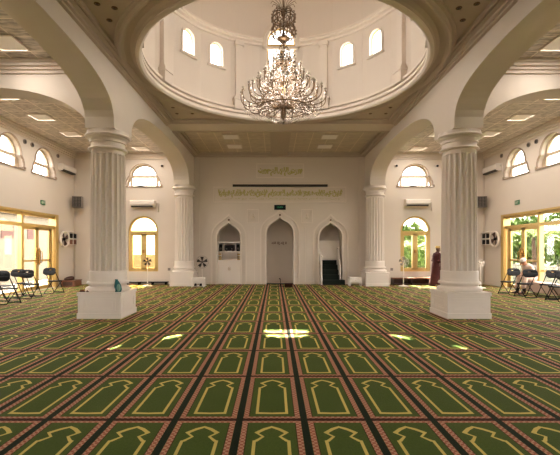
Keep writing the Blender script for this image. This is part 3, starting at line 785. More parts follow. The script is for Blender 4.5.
dup(ac, (XW, 17.2, 4.92), -PI / 2, 'white air conditioner high on the right side wall near the far corner')
# exit signs
for s, nm in ((-1, 'left'), (1, 'right')):
    t = thing('exit_sign', 'small green sign above the gold glass doors in the %s side wall' % nm, 'sign', (s * (XW - .0), 15.55, 3.43), s * -PI / 2)
    MB().box(-.14, .14, -.03, 0, -.085, .085).build('plate', M['exit'], t)
    lettering('EXIT', -.11, .11, -.045, .045, -.034, M['white'], 'lettering', t, .003)
# loudspeakers and conduit in the corners
for s, nm in ((-1, 'left'), (1, 'right')):
    t = thing('loudspeaker', 'grey box loudspeaker bracketed high in the far %s corner' % nm, 'loudspeaker', (s * 9.02, 17.66, 3.45), s * -.2)
    MB().box(-.20, .20, -.14, .14, 0, .50).build('enclosure', M['grey'], t, bevel=.01)
    g = MB()
    for i in range(6): g.box(-.17 + i * .062, -.145 + i * .062, -.155, -.14, .03, .47)
    for i in range(7): g.box(-.17, .17, -.155, -.14, .04 + i * .065, .055 + i * .065)
    g.build('grille', M['dark'], t)
    MB().box(-.03, .03, .14, .33, .2, .3).build('bracket', M['black'], t)
    tag(MB().tube([(s * 9.30, YB - .05, .1), (s * 9.30, YB - .05, 5.6)], .022, 8).build('conduit', M['trim']), 'thin pale vertical conduit pipe in the far %s corner' % nm, 'pipe')
# small cameras / vents high on the walls
cam0 = None
for (x, y, z, rz, lab) in [(-5.33, YB, 5.40, 0, 'small dome camera on the far wall, right of the upper left window'), (5.33, YB, 5.40, 0, 'small dome camera on the far wall, left of the upper right window'), (7.18, YB, 5.40, 0, 'small dome camera on the far wall, right of the upper right window'),
                       ]:
    if cam0 is None:
        cam0 = thing('security_camera', lab, 'security camera', (x, y, z), rz, 'small wall cameras')
        MB().lathe([(.001, 0), (.06, 0), (.06, .05), (.05, .06)], seg=16, mtx=Matrix.Rotation(PI / 2, 4, 'X')).build('housing', M['white'], cam0)
        MB().ball((0, -.07, -.02), .05, 12, 8).build('lens', M['black_plastic'], cam0)
    else: dup(cam0, (x, y, z), rz, lab)
v0 = None
for s, nm in ((-1, 'left'), (1, 'right')):
    for y, w in ((14.42, 'nearer of the pair between upper windows'), (14.86, 'farther of the pair between upper windows'), (16.62, 'single one beyond the farther upper window')):
        lab = 'small round black vent, %s side wall, %s' % (nm, w)
        if v0 is None:
            v0 = thing('round_vent', lab, 'vent', (s * XW, y, 5.52), s * -PI / 2, 'round vents by the upper windows')
            v0.rotation_euler = (0, 0, PI / 2)
            Rm = Matrix.Rotation(PI / 2, 4, 'X')
            MB().ring([(.085, 0), (.085, .04), (.065, .04), (.065, 0)], (0, 0, 0), 20).build('rim', M['grey'], v0).data.transform(Rm)
            MB().lathe([(.067, .02), (.0005, .02)], seg=20).build('opening', M['dark'], v0).data.transform(Rm)
        else: dup(v0, (s * XW, y, 5.52), s * -PI / 2, lab)
# wall sockets
for x, lab in ((-5.02, 'small wall socket low on the far wall between the left arched window and the column'), (5.12, 'small wall socket low on the far wall between the right arched window and the column')):
    tag(MB().box(x - .06, x + .06, YB - .015, YB, .62, .74).build('wall_socket', M['grey']), lab, 'socket')

# ------------------------------------------------------------ wall fans and boards near the side doors
for s, nm in ((-1, 'left'), (1, 'right')):
    t = thing('wall_fan', 'round white rimmed wall fan beside the gold doors on the %s wall' % nm, 'wall fan', (s * XW, 16.95, 2.03), s * -PI / 2)
    b = MB().ring([(.35, -.02), (.35, .05), (.30, .05), (.30, -.02)], (0, 0, 0), 40, smooth=False)
    rim = b.build('rim', M['chalk'], t); rim.data.transform(Matrix.Translation((0, -.12, 0)) @ Matrix.Rotation(PI / 2, 4, 'X'))
    hb = MB().ball((0, -.11, 0), (.07, .06, .07)); hb.tube([(0, 0, 0), (0, -.10, 0)], .03, 8); hb.build('hub', M['black_plastic'], t)
    for k in range(4):
        bl = MB(); pts = []
        for i in range(7):
            a = PI / 2 * k + i * .13; pts.append((.30 * math.cos(a), -.10 - .02 * i / 6, .29 * math.sin(a)))
        vs = [(0, -.10, 0)] + pts; vs2 = [(x, y - .006, z) for x, y, z in vs]
        n_ = len(vs); fs = [tuple(range(n_)), tuple(range(2 * n_ - 1, n_ - 1, -1))] + [(i, (i + 1) % n_, n_ + (i + 1) % n_, n_ + i) for i in range(n_)]
        bl.add(vs + vs2, fs).build('blade', M['leather'], t)
    t = thing('wall_shelf', 'small wall shelf of %s boxes by the wall fan, far %s corner' % ('black and brown' if s < 0 else 'black', nm), 'shelf', (s * XW, 17.62, 1.80), s * -PI / 2)
    b = MB().box(-.34, .34, -.015, 0, -.02, .60)
    for z in (0, .27, .55): b.box(-.33, .33, -.16, -.015, z - .012, z + .012)
    for x in (-.33, 0, .33): b.box(x - .01, x + .01, -.16, -.015, 0, .55)
    b.build('rack', M['white'], t)
    for i, (x, z) in enumerate(((-.165, .012), (.165, .012), (-.165, .282), (.165, .282))):
        MB().box(x - .14, x + .14, -.15, -.02, z, z + .20).build('box', M['brown'] if (s < 0 and z < .1) else M['black_plastic'], t, bevel=.01)

# ------------------------------------------------------------ mihrab wall furniture
# cabinet in the left niche
t = thing('cabinet', 'white built-in cabinet with two doors filling the left pointed niche', 'cabinet', (-2.30, YB + .14, 0.002))
b = MB().box(-.53, .53, 0, .7, 0, .04).box(-.53, -.50, 0, .7, .04, 1.92).box(.50, .53, 0, .7, .04, 1.92).box(-.50, .50, .02, .7, 1.06, 1.10).box(-.50, .50, .64, .7, .04, 1.92)
b.box(-.50, .50, 0, .64, 1.46, 1.50).box(-.53, .53, 0, .7, 1.88, 1.93); b.box(-.30, -.28, .02, .64, 1.50, 1.88).box(.28, .30, .02, .64, 1.50, 1.88)
for z in (1.20, 1.32): b.box(-.50, -.36, .02, .4, z - .008, z).box(.36, .50, .02, .4, z - .008, z)
for x in (-.36, .345): b.box(x, x + .012, .02, .4, 1.1, 1.46)
b.build('body', M['white'], t)
for s in (-1, 1):
    x0, x1 = sorted((s * .010, s * .495))
    d = MB().box(x0, x1, -.02, 0, .05, 1.05); d.mesh(slab(rect(x0 + .06, x1 - .06, .12, .98), [rect(x0 + .08, x1 - .08, .14, .96)], .012), XZ(-.024)); d = d.build('door', M['white'], t)
    MB().box(min(s * .03, s * .045), max(s * .03, s * .045), -.05, -.02, .62, .76).build('handle', M['gold_dark'], d)
t = thing('amplifier', 'black audio amplifier on the upper shelf of the left niche cabinet', 'amplifier', (-2.30, YB + .2, 1.50))
MB().box(-.22, .22, 0, .35, .02, .30).build('case', M['leather'], t, bevel=.01); MB().box(-.20, .20, -.012, 0, .05, .27).build('front_panel', M['black_plastic'], t)
for x in (-.12, .12): MB().tube([(x, -.012, .11), (x, -.04, .11)], .025, 10).build('knob', M['grey'], t)
for x in (-.15, .15): MB().box(x - .03, x + .03, .02, .3, 0, .02).build('foot', M['dark'], t)
for s, nm in ((-1, 'left'), (1, 'right')):
    t = thing('speaker', 'small dark desk speaker on the upper shelf of the niche cabinet, %s of the amplifier' % nm, 'speaker', (-2.30 + s * .40, YB + .2, 1.50))
    MB().box(-.075, .075, 0, .2, 0, .32).build('case', M['black_plastic'], t, bevel=.01)
    MB().lathe([(.05, 0), (.001, -.01)], (0, 0, 0), 16, mtx=Matrix.Translation((0, -.004, .12)) @ Matrix.Rotation(PI / 2, 4, 'X')).build('cone', M['grey'], t)
bk = None
for s, nm in ((-1, 'left'), (1, 'right')):
    for z, w in ((1.10, 'bottom'), (1.20, 'middle'), (1.32, 'top')):
        lab = 'gold and brown book, %s small shelf, %s end of the niche cabinet' % (w, nm)
        if bk is None:
            bk = thing('book', lab, 'book', (-2.30 + s * .43, YB + .16, z), 0, 'books in the niche cabinet')
            MB().box(-.062, .062, 0, .2, 0, .012).box(-.062, .062, 0, .2, .058, .07).box(-.062, -.054, 0, .2, 0, .07).build('cover', M['brown'], bk)
            MB().box(-.053, .058, .004, .196, .012, .058).build('pages', M['gold'], bk)
        else: dup(bk, (-2.30 + s * .43, YB + .16, z), 0, lab)
# stepped pulpit in the right niche
t = thing('pulpit', 'stepped pulpit with dark carpeted stairs and white rails in the right niche', 'pulpit', (2.34, YB, 0))
for i in range(5):
    y0 = -.42 + i * .25; x0, x1 = (-.44, .58) if i == 0 else (-.39, .36)
    if i == 0: y1 = -.17
    MB().box(x0, x1, y0, .66 if i else -.17, .0 if i < 1 else i * .216 - .216 * (i > 0), (i + 1) * .216).build('step', M['green_carpet'], t) if i == 0 else MB().box(x0, x1, y0, .66, i * .216, (i + 1) * .216).build('step', M['green_carpet'], t)
MB().box(-.39, .36, -.16, .66, 0, .216).build('step_base', M['green_carpet'], t)
MB().box(-.515, .515, .66, .72, 0, 2.0).box(-.515, .515, .64, .66, 1.94, 2.0).box(-.515, .515, .64, .66, 1.08, 1.13).build('back_panel', M['white'], t)
for s in (-1, 1):
    xx = -.46 if s < 0 else .41
    b = MB(); me = slab([(-.45, 0), (.50, 0), (.50, 1.55), (.42, 1.60), (-.30, .95), (-.36, 1.22), (-.43, 1.24), (-.45, .9)] if s < 0 else [(-.20, 0.22), (.50, 0.22), (.50, 1.62), (.40, 1.55), (-.2, .86)], [], .055)
    b.mesh(me, YZ(xx)); b.ball((xx, -.40 if s < 0 else .45, 1.28 if s < 0 else 1.64), .05, 12, 8)
    b.build('rail', M['white'], t)
# threshold mat and microphone stand in front of the mihrab
tag(MB().box(-.58, .64, YB - .10, YB + .28, 0.001, .025).build('floor_mat', M['green_carpet']), 'dark green mat across the foot of the central niche', 'mat')
t = thing('microphone_stand', 'low black microphone stand on the carpet before the central niche', 'microphone stand', (.03, 16.6, 0))
b = MB().tube([(0, 0, .01), (0, 0, .34)], .012, 6)
b.build('pole', M['black'], t)
for k in range(3):
    a = R(90 + 120 * k); MB().tube([(0, 0, .05), (.28 * math.cos(a), .28 * math.sin(a), .012)], .012, 6).build('leg', M['black'], t)
MB().tube([(0, 0, .34), (-.04, -.08, .36)], [.014, .028], 8).build('microphone', M['black'], t)
t = thing('book_stand', 'small dark folding book stand on the carpet right of the microphone stand', 'book stand', (.36, 16.35, 0))
for s in (-1, 1): MB().box(-.16, .16, -.008, .008, 0, .20, mtx=Matrix.Translation((0, 0, .02)) @ Matrix.Rotation(s * .7, 4, 'X')).build('leaf', M['leather'], t)

# white stools either side
def stool(loc, lab, drawers):
    t = thing('stool', lab, 'stool', loc)
    MB().box(-.27, .27, -.18, .18, .345, .385).build('top', M['white'], t, bevel=.006)
    for x in (-.24, .24):
        for y in (-.15, .15): MB().box(x - .022, x + .022, y - .022, y + .022, 0, .345).build('leg', M['white'], t)
    MB().box(-.22, .22, -.165, -.15, .17 if drawers else .28, .345).build('apron', M['white'], t); MB().box(-.22, .22, .15, .165, .12, .345).build('back_panel', M['white'], t)
    if drawers: MB().ball((0, -.18, .26), .014, 8, 6).build('knob', M['gold_dark'], t)
    else: MB().box(-.24, .24, -.15, .15, .03, .05).build('lower_shelf', M['white'], t)
    return t
stool((-3.44, 16.72, 0), 'low white stool with black shoes under it, beside the left far column', False)
stool((3.28, 17.2, 0), 'low white stool with a small drawer, beside the right far column and pulpit', True)
for i, x in enumerate((-3.56, -3.33)):
    t = thing('shoe', ('left' if i == 0 else 'right') + ' black shoe of the pair under the white stool by the left far column', 'shoe', (x, 16.66, .05), 0, 'pair of black shoes')
    MB().loft([(0, 0, 0, .05, .13), (0, 0, .02, .05, .13), (0, .02, .06, .045, .10), (0, .05, .09, .038, .06)], 14).build('upper', M['black_plastic'], t)
    MB().loft([(0, 0, -.0, .053, .135), (0, 0, .012, .053, .135)], 14).build('sole', M['dark'], t)

# ------------------------------------------------------------ pedestal fans
def make_fan(loc, rz, lab, r, zh, m_cage='chalk', m_blade='grey', group='pedestal fans along the far wall'):
    t = thing('pedestal_fan', lab, 'fan', loc, rz, group)
    MB().lathe([(.001, 0), (.20, 0), (.20, .018), (.17, .03), (.04, .05), (.03, .09)], seg=28).build('base', M['chalk'], t)
    MB().tube([(0, 0, .05), (0, 0, zh - .02)], [.02, .014], 8).build('pole', M['chalk'], t)
    MB().ball((0, .05, zh), (.05, .09, .055)).build('motor', M[m_cage], t)
    c = MB()
    for k in range(28):
        a = 2 * PI * k / 28; ca, sa = math.cos(a), math.sin(a)
        c.tube([(.05 * ca, -.12, zh + .05 * sa), (.7 * r * ca, -.115, zh + .7 * r * sa), (r * ca, -.06, zh + r * sa), (.7 * r * ca, -.01, zh + .7 * r * sa), (.05 * ca, 0, zh + .05 * sa)], .0022, 3, cap=False)
    c.ring([(r + .005, -.066), (r + .005, -.054), (r - .006, -.054), (r - .006, -.066)], (0, 0, 0), 32)
    for i in range(len(c.v) - 128, len(c.v)):
        x, y, z = c.v[i]; c.v[i] = (x, z, zh + y)
    c.build('cage', M[m_cage], t)
    for k in range(5):
        bl = MB(); vs = [(0, -.06, zh)]
        for i in range(7):
            a = 2 * PI * k / 5 + i * .11; rr = r * .86; vs.append((rr * math.cos(a), -.085 + .05 * i / 6, zh + rr * math.sin(a)))
        vs2 = [(x, y + .004, z) for x, y, z in vs]; n_ = len(vs)
        bl.add(vs + vs2, [tuple(range(n_)), tuple(range(2 * n_ - 1, n_ - 1, -1))] + [(i, (i + 1) % n_, n_ + (i + 1) % n_, n_ + i) for i in range(n_)]).build('blade', M[m_blade], t)
    return t
make_fan((-5.70, 17.05, 0), .2, 'pedestal fan with dark blades before the arched gold window on the left', .20, 1.06, 'grey', 'black_plastic')
make_fan((-3.40, 17.35, 0), .25, 'pedestal fan with dark blades standing behind the white stool with shoes', .27, 1.03, 'grey', 'black_plastic')
make_fan((5.33, 17.0, 0), -.3, 'slim pedestal fan before the arched gold window on the right', .22, 1.06, 'chalk', 'grey')
make_fan((8.23, 16.2, 0), -.5, 'white pedestal fan just right of the right front column, beyond it', .17, 1.02, 'chalk', 'chalk')

# low rack, benches, bags
t = thing('low_bench', 'low brown wooden bench with dark open shelf, under the right arched gold window', 'bench', (5.88, 17.72, 0))
MB().box(-.83, .83, -.18, .18, .26, .32).build('top', M['brown'], t, bevel=.006)
MB().box(-.80, .80, .14, .16, .0, .26).box(-.80, .80, -.16, .16, .04, .06).build('shelf', M['leather'], t)
for x in (-.80, 0, .80): MB().box(x - .02, x + .02, -.17, .17, 0, .26).build('leg', M['leather'], t)
t = thing('low_bench', 'very low black bench on the floor under the left arched gold window', 'bench', (-6.0, 17.78, 0))
MB().box(-.98, .98, -.14, .14, .09, .13).build('top', M['black_plastic'], t, bevel=.005)
for x in (-.9, -.3, .3, .9): MB().box(x - .03, x + .03, -.12, .12, 0, .09).build('leg', M['black_plastic'], t)
t = thing('shoe_box', 'low brown wooden shoe box against the left wall beyond the last folding chair', 'shoe box', (-8.98, 17.05, 0))
MB().box(-.28, .28, -.32, .32, 0, .24).build('body', M['brown'], t, bevel=.006); MB().box(-.30, .30, -.34, .34, .24, .27).build('lid', M['brown'], t, bevel=.004)
MB().box(-.2, .2, -.33, -.318, .05, .2).build('front_panel', M['leather'], t)
tag(MB().loft([(-9.03, 16.95, .27, .18, .2), (-9.03, 16.95, .33, .2, .22), (-9.0, 17.0, .40, .14, .15), (-8.98, 17.02, .43, .05, .06)], 14).build('bag', M['leather']), 'dark brown bag slumped on the brown shoe box by the left wall', 'bag')
for i, (x, y, a) in enumerate(((-4.66, 9.13, 1.45), (-4.50, 9.12, 1.75))):
    t = thing('sandal', ('outer' if i == 0 else 'inner') + ' brown leather sandal on the plinth of the left front column', 'sandal', (x, y, .60), 0, 'pair of brown sandals')
    t.rotation_euler = (0, 0, 0)
    MB().loft([(0, 0, .0, .07, .042), (0, 0, .018, .07, .042)], 14).build('sole', M['leather'], t)
    MB().loft([(-.01, 0, .016, .055, .038), (-.01, 0, .045, .045, .032), (-.0, 0, .06, .025, .02)], 12).build('strap', M['brown'], t)
t = thing('cloth_bag', 'teal cloth bag leaning on the base of the left front column', 'bag', (-3.84, 9.14, .60))
b = MB(); b.loft([(0, 0, 0, .075, .05), (.005, 0, .06, .085, .055), (-.005, 0, .14, .08, .05), (-.02, .0, .21, .06, .04), (-.03, 0, .26, .03, .03), (-.04, 0, .29, .035, .02)], 14)
b.build('bag_body', M['teal'], t)
MB().ball((.03, -.045, .10), (.045, .025, .09), 10, 8).build('pale_patch', M['paleteal'], t)['label'] = 'pale green fold of cloth'

# ------------------------------------------------------------ folding chairs
def make_chair(loc, rz, lab):
    """black folding chair facing local +y, feet on z=0"""
    t = thing('folding_chair', lab, 'chair', loc, rz, 'black folding chairs by the side windows')
    hw = .22
    for s in (-1, 1):       # front leg runs up into the back post
        MB().tube([(s * hw, .24, .012), (s * hw, .05, .36), (s * hw, -.16, .74), (s * (hw - .01), -.20, .86)], .0125, 8).build('frame_tube', M['black'], t)
        MB().tube([(s * (hw - .03), -.26, .012), (s * (hw - .03), .12, .42)], .0115, 8).build('leg', M['black'], t)
    MB().tube([(-hw, .22, .05), (hw, .22, .05)], .010, 6).tube([(-hw, .235, .012), (-hw, .245, .012), (hw, .245, .012), (hw, .235, .012)], .0125, 6).build('front_crossbar', M['black'], t)
    MB().tube([(-hw + .03, -.265, .012), (hw - .03, -.265, .012)], .0125, 6).tube([(-hw + .03, -.2, .09), (hw - .03, -.2, .09)], .008, 6).build('rear_crossbar', M['black'], t)
    b = MB(); n = 20; top = []; bot = []
    for lvl, z, sc_ in ((0, .425, .97), (1, .435, 1), (2, .455, 1), (3, .462, .96)):
        for i in range(n):
            a = 2 * PI * i / n; ca, sa = math.cos(a), math.sin(a)
            x = .205 * sc_ * math.copysign(abs(ca) ** .5, ca); y = .02 + .195 * sc_ * math.copysign(abs(sa) ** .5, sa); b.v.append((x, y, z))
    for l in range(3):
        for i in range(n): b.f.append([l * n + i, l * n + (i + 1) % n, (l + 1) * n + (i + 1) % n, (l + 1) * n + i]); b.sm.append(False)
    b.f += [list(range(n))[::-1], [3 * n + i for i in range(n)]]; b.sm += [False, False]
    b.build('seat', M['black_plastic'], t)
    # curved backrest with a hand slot
    outl = []
    for i in range(32):
        a = 2 * PI * i / 32; ca, sa = math.cos(a), math.sin(a)
        outl.append((.262 * math.copysign(abs(ca) ** .55, ca), .135 * math.copysign(abs(sa) ** .7, sa)))
    me = slab(outl, [[(.055 * math.cos(2 * PI * i / 12), .055 + .016 * math.sin(2 * PI * i / 12)) for i in range(12)]], .022)
    T = Matrix.Translation((0, -.185, .80)) @ Matrix.Rotation(-.24, 4, 'X') @ Matrix(((1, 0, 0, 0), (0, 0, -1, 0), (0, 1, 0, 0), (0, 0, 0, 1)))
    m2 = MB().mesh(me, T); m2.v = [(x, y - .5 * x * x, z) for x, y, z in m2.v]
    m2.build('backrest', M['black_plastic'], t)
    return t
ch = make_chair((-8.17, 14.25, 0), -.25, 'black folding chair nearest the left gold doors, standing apart')
for (x, y, rz, lab) in [(-8.14, 12.85, -.1, 'black folding chair, front one of the overlapping pair left of the lone chair'), (-8.68, 13.3, -.15, 'black folding chair, rear one of the overlapping pair left of the lone chair'),
                        (-8.62, 12.36, -.05, 'black folding chair third from the left doors, behind the nearest left chair'), (-7.98, 11.5, -.15, 'nearest black folding chair at the left edge of the picture'),
                        (8.02, 13.9, .22, 'black folding chair nearest the right gold doors, left of the seated person'), (8.10, 13.1, .1, 'black folding chair standing in front of the seated person'),
                        (8.46, 12.1, .1, 'nearest black folding chair at the right edge of the picture'), (8.64, 12.78, .1, 'black folding chair just behind the nearest right chair')]:
    dup(ch, (x, y, 0), rz, lab)

# ------------------------------------------------------------ people
def remesh(mb, vox=.012, sm=4):
    me = bpy.data.meshes.new('tmp'); me.from_pydata(mb.v, [], mb.f); o = bpy.data.objects.new('tmp', me); COL.objects.link(o)
    r = o.modifiers.new('r', 'REMESH'); r.mode = 'VOXEL'; r.voxel_size = vox; r.use_smooth_shade = True
    s = o.modifiers.new('s', 'SMOOTH'); s.iterations = sm; s.factor = .5
    bpy.context.view_layer.update()
    out = bpy.data.meshes.new_from_object(o.evaluated_get(bpy.context.evaluated_depsgraph_get())); bpy.data.objects.remove(o)
    return out
def limb(b, pts, rs):
    b.tube(pts, rs, 10)
    for p, r in zip(pts, rs): b.ball(p, r, 10, 8)
def hand(b, p, d, side, palm_n):
    """palm at p pointing along d, five bent fingers"""
    d = Vector(d).normalized(); n = Vector(palm_n).normalized(); w = d.cross(n).normalized() * side; p = Vector(p)
    for k in range(4): limb(b, [p + w * (-.028 + .019 * k), p + d * .09 + w * (-.03 + .02 * k)], [.013, .011])
    for k, L in enumerate((.062, .074, .07, .055)):
        q = p + d * .09 + w * (-.03 + .02 * k); q2 = q + (d * .8 + n * .5).normalized() * L * .55; q3 = q2 + (d * .3 + n * .9).normalized() * L * .45
        limb(b, [q, q2, q3], [.0095, .0088, .0078])
    q = p + d * .02 - w * .03; q2 = q + (d * .7 - w * .8 + n * .2).normalized() * .045; limb(b, [q, q2, q2 + (d * .9 + n * .4).normalized() * .03], [.012, .0105, .009])
def head(b, c, f, tilt=0):
    """head centred at c, facing unit f (horizontal)"""
    c = Vector(c); fx = Vector(f).normalized(); sd = Vector((-fx.y, fx.x, 0)); up = Vector((0, 0, 1))
    if tilt: Rm = Matrix.Rotation(tilt, 3, sd); fx = Rm @ fx; up = Rm @ up
    def L(a, s, u): return c + fx * a + sd * s + up * u
    b.ball(tuple(c + up * .03), (.092, .092, .10), 16, 12); b.ball(tuple(L(.012, 0, -.02)), (.075, .075, .095), 14, 10); b.ball(tuple(L(.045, 0, -.09)), (.035, .035, .028), 10, 8)
    b.tube([L(.085, 0, .03), L(.115, 0, -.022), L(.088, 0, -.03)], [.010, .016, .012], 8)      # nose
    for s in (-1, 1):
        b.ball(tuple(L(-.005, s * .09, 0)), (.014, .014, .03), 8, 6); b.ball(tuple(L(.078, s * .033, .022)), .014, 8, 6)   # ears, brows/eyes
    b.tube([L(.082, -.026, -.055), L(.092, 0, -.053), L(.082, .026, -.055)], .008, 6)            # lips
    return L, up, fx
def eyes(L, parent):
    e = MB()
    for s in (-1, 1): e.ball(tuple(L(.088, s * .033, .018)), .008, 8, 6)
    e.build('eyes', M['whitecap'], parent)

# standing man in a maroon robe, walking toward +x
P = thing('person', 'standing person in a long maroon robe and pale cap, left of the right front column', 'person', (6.79, 17.1, 0), .12)
b = MB()
L, up, fx = head(b, (.07, 0, 1.575), (1, 0, 0), .1)
limb(b, [(0, 0, .93), (.0, 0, 1.15), (.02, 0, 1.34)], [.135, .125, .14]); limb(b, [(.02, 0, 1.36), (.05, 0, 1.50)], [.065, .055]); limb(b, [(.02, -.17, 1.38), (.02, .17, 1.38)], [.065, .065])
for s, dx in ((-1, .14), (1, -.20)):
    limb(b, [(0, s * .09, .92), (dx * .45 + .05, s * .09, .50), (dx, s * .09, .09)], [.09, .06, .042]); limb(b, [(dx - .04, s * .09, .045), (dx + .16, s * .09, .035)], [.04, .032])
    limb(b, [(.02, s * .19, 1.37), (.02 - .04, s * .24, 1.10), (.17, s * .15, 1.00)], [.055, .043, .03]); hand(b, (.19, s * .13, 1.00), (1, -s * .5, .1), s, (0, 0, -1))
MB().mesh(remesh(b, .011)).build('body', M['skin'], P)['label'] = 'dark brown skin'
for pl in P.children: pl.data.polygons.foreach_set('use_smooth', [True] * len(pl.data.polygons))
eyes(L, P)
r = MB(); r.loft([(-.05, 0, .08, .30, .22), (-.04, 0, .25, .25, .21), (-.02, 0, .55, .21, .20), (0, 0, .90, .19, .20), (0, 0, 1.10, .155, .19), (.0, 0, 1.30, .165, .215), (.015, 0, 1.40, .13, .20), (.03, 0, 1.45, .085, .10), (.04, 0, 1.48, .07, .075)], 24)
for s in (-1, 1): limb(r, [(.02, s * .19, 1.37), (-.02, s * .25, 1.10), (.13, s * .18, 1.00)], [.075, .07, .065])
MB().mesh(remesh(r, .015, 3), smooth=True).build('robe', M['maroon'], P)
MB().loft([(.10, -.17, .86, .10, .05), (.13, -.20, .95, .12, .07), (.12, -.20, 1.08, .11, .07), (.09, -.19, 1.22, .07, .05)], 14).build('shawl', M['mauve'], P)['label'] = 'mauve cloth hanging over the forearm'
MB().lathe([(.098, 0), (.10, .02), (.094, .07), (.07, .085), (.001, .088)], (.062, 0, 1.645), 20).build('cap', M['goldcap'], P)
for s, dx in ((-1, .14), (1, -.20)): MB().loft([(dx + .06, s * .09, .0, .15, .052), (dx + .06, s * .09, .03, .15, .052), (dx + .03, s * .09, .075, .10, .045), (dx, s * .09, .10, .05, .04)], 14).build('shoe', M['leather'], P)

# bench and seated person by the right doors
t = thing('cloth_covered_bench', 'low bench under a cream cloth along the right window, behind the folding chairs', 'bench', (9.09, 13.35, 0))
MB().box(-.21, .21, -.95, 1.10, .08, .44).build('cover', M['cream_cloth'], t, bevel=.03)
for x in (-.17, .17):
    for y in (-.9, 1.05): MB().box(x - .02, x + .02, y - .02, y + .02, 0, .08).build('leg', M['brown'], t)
P = thing('person', 'seated person in cream clothes and white cap, leaning forward by the right gold doors', 'person', (9.02, 14.2, 0), PI + .1)
# local: facing +x
b = MB()
L, up, fx = head(b, (.30, 0, 1.13), (1, 0, 0), .55)
limb(b, [(0, 0, .56), (.05, 0, .76), (.15, 0, .94)], [.14, .13, .135]); limb(b, [(.15, 0, .95), (.25, 0, 1.06)], [.06, .052]); limb(b, [(.14, -.16, .95), (.14, .16, .95)], [.06, .06])
for s, kx, fy in ((-1, .40, -.14), (1, .36, .13)):
    limb(b, [(.02, s * .1, .54), (kx, fy, .53), (kx + .03, fy, .09)], [.09, .062, .04]); limb(b, [(kx + .0, fy, .045), (kx + .19, fy, .035)], [.04, .03])
    limb(b, [(.14, s * .18, .94), (.18, s * .22, .70), (.40, s * .12, .66)], [.052, .042, .03]); hand(b, (.42, s * .11, .66), (1, -s * .5, -.15), s, (0, 0, -1))
MB().mesh(remesh(b, .011), smooth=True).build('body', M['skin2'], P)
eyes(L, P)
r = MB(); limb(r, [(0, 0, .58), (.05, 0, .78), (.14, 0, .93)], [.19, .165, .165]); limb(r, [(.14, -.15, .94), (.14, .15, .94)], [.085, .085])
for s in (-1, 1): limb(r, [(.14, s * .18, .94), (.18, s * .22, .70), (.36, s * .13, .665)], [.07, .062, .05])
for s, kx, fy in ((-1, .40, -.14), (1, .36, .13)): limb(r, [(.02, s * .1, .55), (kx - .02, fy, .545), (kx + .05, fy, .26)], [.115, .095, .085])
MB().mesh(remesh(r, .015, 3), smooth=True).build('tunic', M['cream_cloth'], P)
T = Matrix.Translation(Vector((.30, 0, 1.13))) @ Matrix.Rotation(.55, 4, 'Y')
MB().lathe([(.099, .045), (.102, .06), (.095, .11), (.065, .14), (.001, .148)], (-.01, 0, 0), 20, mtx=T).build('cap', M['whitecap'], P)
for s, kx, fy in ((-1, .40, -.14), (1, .36, .13)):
    q = MB(); limb(q, [(kx + .02, fy, .30), (kx + .03, fy, .10)], [.065, .052]); q.build('trouser_leg', M['trouser'], P)
    MB().loft([(kx + .11, fy, 0, .14, .05), (kx + .11, fy, .03, .14, .05), (kx + .07, fy, .07, .10, .042), (kx + .03, fy, .10, .05, .04)], 14).build('shoe', M['leather'], P)
tag(MB().loft([(9.06, 12.75, .44, .06, .05), (9.06, 12.75, .50, .065, .055), (9.06, 12.75, .60, .05, .045), (9.06, 12.75, .66, .02, .03)], 12).build('cloth_pouch', M['paleteal']), 'small pale teal pouch standing on the cream covered bench', 'pouch')

# ------------------------------------------------------------ chandelier
CH = thing('chandelier', 'large bronze and crystal chandelier hanging under the dome', 'chandelier', (0, YC, 0))
br = MB()
br.lathe([(.02, 4.72), (.05, 4.78), (.07, 4.88), (.05, 4.96), (.09, 5.04), (.06, 5.12), (.035, 5.2), (.035, 5.55), (.06, 5.62), (.035, 5.7), (.03, 6.0), (.10, 6.05), (.05, 6.15), (.025, 6.3), (.025, 6.62), (.12, 6.66), (.16, 6.70), (.05, 6.76), (.03, 6.9), (.03, 7.2), (.06, 7.3), (.025, 7.4), (.012, 7.5), (.012, ZDT + 2.2)], seg=20)
br.build('stem', M['bronze'], CH)
MB().lathe([(.03, ZDT + 2.12), (.20, ZDT + 2.18), (.22, ZDT + 2.3)], seg=24).build('ceiling_rose', M['bronze'], CH)
MB().tube([(0, 0, 5.15), (0, 0, 5.62)], .045, 12).build('gilt_column', M['gold'], CH)['label'] = 'bright gilt central column'
cr = MB()
